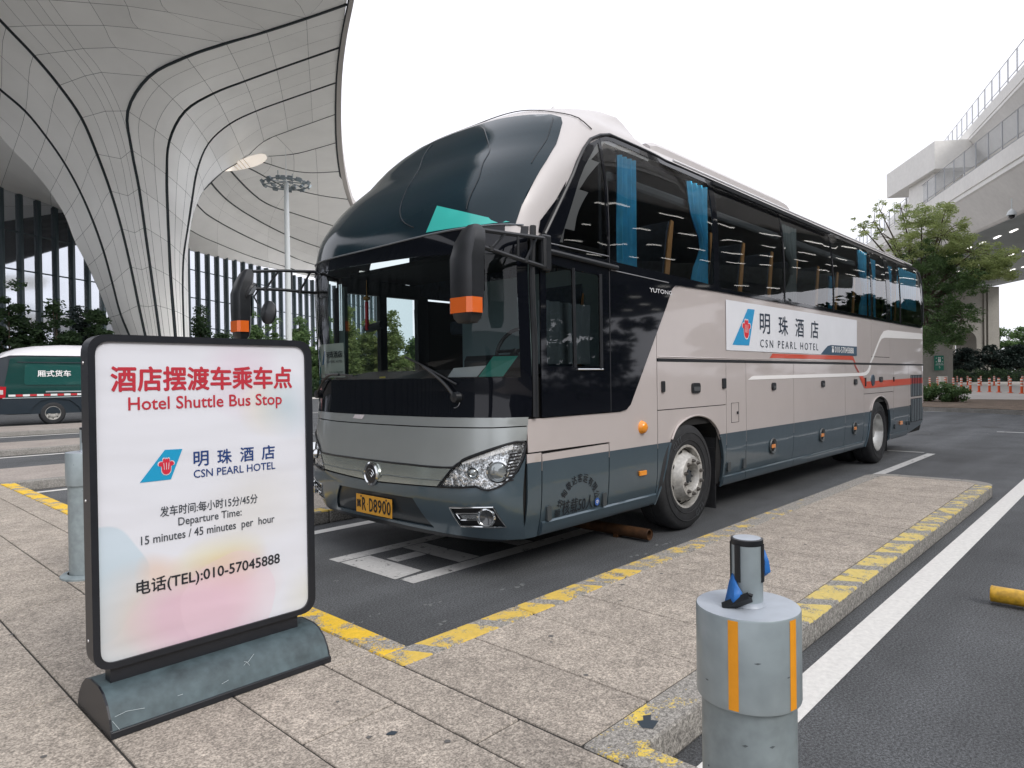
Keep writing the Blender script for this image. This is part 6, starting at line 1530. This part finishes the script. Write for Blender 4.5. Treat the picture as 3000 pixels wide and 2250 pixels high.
g.v+=[(x,a,b) for x in (.785,1.679) for a,b in sec];g.f+=[(i,i+1,k+i+1,k+i) for i in range(k-1)];g.m+=[0]*(k-1)
g.f+=[(k-1,0,k,2*k-1)];g.m+=[0];bs=g.out('base',bm,SG_,True)
for x0,x1 in ((.780,.787),(1.677,1.684)):
    g=G();g.prism([(a,b+.001) for a,b in sec],x0,x1,M=lambda a,b,h:(h,a,b));g.out('end_cap',fblk,bs)
G().box((.779,2.737,.131),(1.685,2.752,.158),bev=.003).out('base_lip',fblk,bs)
sc_=P('scratch_pale',(.45,.52,.54),.6)
for pts in ([(1.30,.238),(1.315,.232),(1.34,.245),(1.352,.250)],[(1.295,.226),(1.31,.234),(1.318,.220)],[(.80,.20),(.84,.205),(.90,.197)],[(1.02,.20),(1.04,.2)],[(1.19,.19),(1.22,.196)],[(.79,.19),(.81,.155)]):
    g=G()
    P3=[]
    for x,z in pts:
        y=np.interp(z,[s[1] for s in sec[:7]],[s[0] for s in sec[:7]]);P3.append(Vector((x,y-.001,z+.001)))
    g.tube(P3,.0009,4);g.out('scratch',sc_,bs)

# ================================================================== BOLLARDS
bg_=P('bollard_grey',(.30,.355,.375),.36,metal=.15,var=.07,scale=9,speck=[(14,.07)],coat=.15,bump=.03,bscale=20)
bg2=P('bollard_shaft',(.26,.31,.325),.42,metal=.15,var=.10,scale=8,speck=[(30,.08)])
btop=P('bollard_cap',(.40,.44,.49),.38,var=.05,scale=9,speck=[(25,.05)])
tape=P('tape_orange',(.85,.34,.015),.45,var=.05,scale=30)
def bollard(x,y,T,label,post_rot,decor):
    r=empty('retractable_bollard',(x,y,KH),label,'bollard','grey steel bollards with belt posts')
    c_=Vector((x,y,0))
    G().lathe([(.165,KH),(.165,KH+.012),(.150,KH+.022),(.122,KH+.026)],c_,'z',48).out('flange',bg2,r,True)
    G().lathe([(.112,KH),(.112,T-.19)],c_,'z',56).out('shaft',bg2,r,True)
    co=G().lathe([(.112,T-.218),(.1225,T-.218),(.1235,T-.214),(.1235,T-.004),(.1215,T)],c_,'z',64).out('collar',bg_,r,True)
    G().lathe([(.1215,T),(.001,T+.0005)],c_,'z',64).out('cap',btop,r,True)
    G().lathe([(.037,T),(.037,T+.160),(.034,T+.1605)],c_,'z',36).out('post',bg_,r,True)
    G().lathe([(.042,T+.001),(.038,T+.007),(.037,T+.012)],c_,'z',36).out('weld',btop,r,True)
    tp=G().lathe([(.0375,T+.150),(.0385,T+.156),(.0385,T+.164),(.033,T+.1655)],c_,'z',36).out('rim',blackm,r,True)
    G().lathe([(.033,T+.1655),(.001,T+.1665)],c_,'z',36).out('lid',btop,tp)
    sp_=random.Random(int(T*1000))
    for k in range(9):
        a_=math.atan2(-y,-x)+sp_.uniform(-1.2,1.2); z_=sp_.uniform(T-.60,T-.02); up_=z_>T-.214; rd=(.1238 if up_ else .1124)+.0003; q=sp_.uniform(.02,.07); h_=sp_.uniform(.0015,.004)
        if T-.235<z_<T-.205: continue
        mk('scuff',[c_+Vector((rd*math.cos(a_+u),rd*math.sin(a_+u),z_+w_)) for u,w_ in ((-q,0),(0,-h_),(q,h_*.5),(0,h_))],[(0,1,2,3)],P('scuff_dark',(.10,.12,.13),.6),r)
    def at_(a,rad,z): return c_+Vector((rad*math.cos(a),rad*math.sin(a),z))
    va=math.atan2(-y,-x)                     # towards the camera
    for da in decor['slots']:
        a=va+da;g=G();w_=.19;v=[at_(a-w_+2*w_*i/4,rd,z) for z in (T+.062,T+.153) for rd in (.0375,.0405) for i in range(5)]
        g.add(v,[(5+i,6+i,16+i,15+i) for i in range(4)]+[(i,i+1,6+i,5+i) for i in range(4)]+[(0,5,15,10),(4,14,19,9)]);g.out('belt_slot',blackm,r)
    for da in decor['tapes']:
        a=va+da;g=G();w_=.095;v=[at_(a-w_+2*w_*i/4,.1242,z) for z in (T-.214,T-.004) for i in range(5)];g.add(v,[(i,i+1,6+i,5+i) for i in range(4)]);g.out('reflective_tape',tape,r,True)
    return r,c_,va,at_
rb,c_,va,at_=bollard(1.615,.726,.853,'near grey bollard with orange tapes and a torn blue belt by the yellow kerb corner',0,{'slots':(-1.62,-.62,1.22),'tapes':(-.27,.93)})
# torn blue belt ends
blue=P('belt_blue',(.02,.16,.50),.55,var=.2,scale=30)
T=.853;vr=Vector((math.sin(va)*-1,math.cos(va),0))   # to the viewer's right is +vr
if vr.dot(CR)<0: vr=-vr
vt=Vector((math.cos(va),math.sin(va),0))
def P3(u,w_,z): return c_+vr*u+vt*w_+Vector((0,0,z))
def sheet3(name,rows,m,par):
    g=G();k=len(rows[0]);v=[p for r_ in rows for p in r_];g.add(v,[(i*k+j,i*k+j+1,(i+1)*k+j+1,(i+1)*k+j) for i in range(len(rows)-1) for j in range(k-1)]);o=g.out(name,m,par,True);md=o.modifiers.new('t','SOLIDIFY');md.thickness=.0015;return o
sheet3('blue_belt',[[P3(-.034,.012,T+.078),P3(-.032,.022,T+.076),P3(-.030,.026,T+.074)],[P3(-.042,.016,T+.056),P3(-.030,.034,T+.054),P3(-.020,.036,T+.052)],[P3(-.047,.02,T+.032),P3(-.030,.044,T+.036),P3(-.012,.040,T+.040)],[P3(-.052,.026,T+.010),P3(-.032,.05,T+.016),P3(-.010,.048,T+.030)]],blue,rb)
g=G();g.tube([P3(-.055,.035,T+.004-.006),P3(.006,.052,T+.034)],.0125,4);g.out('belt_clip',blackm,rb)
G().tube([P3(.004,.05,T+.04),P3(.012,.052,T+.038)],.004,5).out('clip_hook',blackm,rb)
sheet3('blue_belt',[[P3(.036,.004,T+.138),P3(.040,-.004,T+.136),P3(.039,-.014,T+.134)],[P3(.040,.008,T+.112),P3(.049,-.004,T+.110),P3(.044,-.016,T+.108)],[P3(.040,.008,T+.085),P3(.053,-.002,T+.084),P3(.044,-.016,T+.082)],[P3(.036,.004,T+.072),P3(.046,-.002,T+.078),P3(.040,-.014,T+.076)]],blue,rb)
bollard(1.375,5.24,.964,'grey bollard half hidden behind the stop sign near the next bay',0,{'slots':(-.5,.6),'tapes':()})

# ================================================================== VAN
VG=P('van_green',(.006,.048,.043),.22,coat=.9,var=.05,scale=2); VD=P('van_dark',(.012,.022,.032),.35,coat=.4); VW=P('van_white',(.72,.72,.75),.35,coat=.3)
VY=28.5;V=empty('delivery_van',(7.6,VY+.9,0),'dark green box van with white roof parked beyond the traffic islands','van')
def vside(x,z): return (x,VY+.02*math.sin(max(0,z-.5))+.09*max(0,z-1.7)**1.2,z)
YC_=YC
def vp(name,poly,m,off=0,r=0,par=None,step=.3):
    q_=roundpoly(poly,r,4) if r else poly
    v=[Vector(vside(*p))+Vector((0,-off,0)) for p in q_]; g=G(); k=len(v)
    g.v+=[tuple(p) for p in v]+[tuple(p+Vector((0,.03,0))) for p in v]; g.f+=[tuple(range(k))]+[(i,k+i,k+(i+1)%k,(i+1)%k) for i in range(k)]; g.m+=[0]*(k+1)
    return g.out(name,m,par or V)
# body core as stations along X
st=[(4.72,.50,1.60,.80),(4.80,.45,2.0,.9),(4.95,.42,2.30,.95),(5.2,.40,2.42,1),(9.0,.38,2.42,1),(9.6,.38,2.38,1),(10.1,.38,1.75,1),(10.9,.38,1.35,.96),(11.2,.45,1.05,.88)]
g=G();k=8
for x,z0,z1,w_ in st:
    c=VY+.95;hw=.93*w_; g.v+=[(x,c-hw,z0),(x,c-hw,1.1 if z1>1.2 else z1*.9),(x,c-hw+.10*(z1-1.1)*.8,z1),(x,c,z1+.03),(x,c+hw-.1*(z1-1.1)*.8,z1),(x,c+hw,1.1 if z1>1.2 else z1*.9),(x,c+hw,z0),(x,c,z0)]
for i in range(len(st)-1):
    for j in range(k): g.f.append((i*k+j,(i+1)*k+j,(i+1)*k+(j+1)%k,i*k+(j+1)%k));g.m.append(0)
g.f.append(tuple(range(k)));g.f.append(tuple((len(st)-1)*k+j for j in range(k-1,-1,-1)));g.m+=[0,0];g.out('body',VD,V)
vp('side_panel',[(4.98,.98),(5.25,2.33),(5.5,2.41),(9.5,2.41),(9.5,.98)],VG,.02)
vp('pressed_panel',[(5.62,1.42),(7.40,1.40),(7.40,2.10),(5.66,2.14)],P('van_green_light',(.012,.078,.070),.18,coat=1,var=.05),.035,.09)
vp('lower_panel',[(4.80,.42),(4.84,.94),(9.5,.94),(9.5,.42),(7.35,.42),(7.25,.62),(7.0,.85),(6.5,.93),(6.1,.85),(5.85,.62),(5.78,.42)],VD,.03)
vp('rub_strip',[(5.0,.955),(9.4,.955),(9.4,.985),(5.0,.985)],P('strip_pale',(.45,.50,.52),.3,metal=.3),.045)
vp('slide_rail',[(6.25,1.145),(9.4,1.12),(9.4,1.165),(6.25,1.19)],P('strip_pale',(.45,.5,.52)),.05)
for i in range(20):
    x=5.17+i*.205;vp('reflective_tape',[(x,1.02),(x+.2,1.02),(x+.2,1.09),(x,1.09)],P('tape_white',(.75,.75,.75),.4) if i%2==0 else P('tape_red',(.5,.03,.04),.4),.03)
vp('gutter',[(5.45,2.20),(9.5,2.17),(9.5,2.20),(5.45,2.225)],VD,.035)
text('lettering','厢式货车',(6.02,1.70,7.03,1.925),lambda a,b:Vector(vside(a,b))+Vector((0,-.045,0)),P('print_white',(.8,.8,.8)),V,bold=.02)
# white roof shell
g=G();xs_=[(4.95,2.34,.02),(5.25,2.44,.14),(5.6,2.45,.27),(6.1,2.45,.36),(6.9,2.45,.42),(9.0,2.45,.42),(9.7,2.44,.2)]
for x,z,h in xs_:
    for a,b in ((-.86,0),(-.84,.12),(-.78,.4),(-.62,.8),(-.3,.98),(0,1),(.3,.98),(.62,.8),(.8,.4),(.86,0)): g.v.append((x,VY+.97+a,z+h*b))
k=10;g.f+=[(i*k+j,(i+1)*k+j,(i+1)*k+j+1,i*k+j+1) for i in range(len(xs_)-1) for j in range(k-1)];g.m+=[0]*((len(xs_)-1)*(k-1));g.out('roof',VW,V,True)
g=G();g.add([(4.70,VY+.25,1.35),(4.70,VY+1.65,1.35),(4.92,VY+1.6,2.25),(4.92,VY+.3,2.25)],[(0,1,2,3)]);g.out('rear_window',blackg,V)
vp('tail_light',[(4.72,.99),(5.08,.97),(5.11,1.36),(4.86,1.38)],P('lamp_red',(.45,.01,.02),.2,coat=.8),.035)
vp('tail_light_lens',[(4.84,1.10),(5.02,1.10),(5.02,1.25),(4.84,1.25)],P('lamp_clear',(.6,.55,.55),.2,coat=.8),.05)
for x in (6.47,10.1):
    wy=Vector((x,VY+.03,.40));tw=G().lathe([(.24,0),(.25,-.02),(.34,-.03),(.38,-.01),(.40,.03),(.40,.2)],wy,'y',40).out('wheel',rubber,V,True)
    G().lathe([(.245,-.012),(.235,-.02),(.20,.03),(.15,.02),(.14,-.005),(.09,-.01),(.07,.02),(.001,.02)],wy,'y',32).out('rim',P('rim_silver',(.5,.49,.46)),tw,True)
    g=G()
    for i in range(8):
        a=2*math.pi*i/8;g.lathe([(.022,-.0),(.001,-.001)],wy+Vector((.185*math.cos(a),-.008,.185*math.sin(a))),'y',8)
    g.out('vent_hole',void,tw)
G().box((4.66,VY+.05,.42),(4.82,VY+1.85,.66),bev=.03).out('rear_bumper',VD,V)
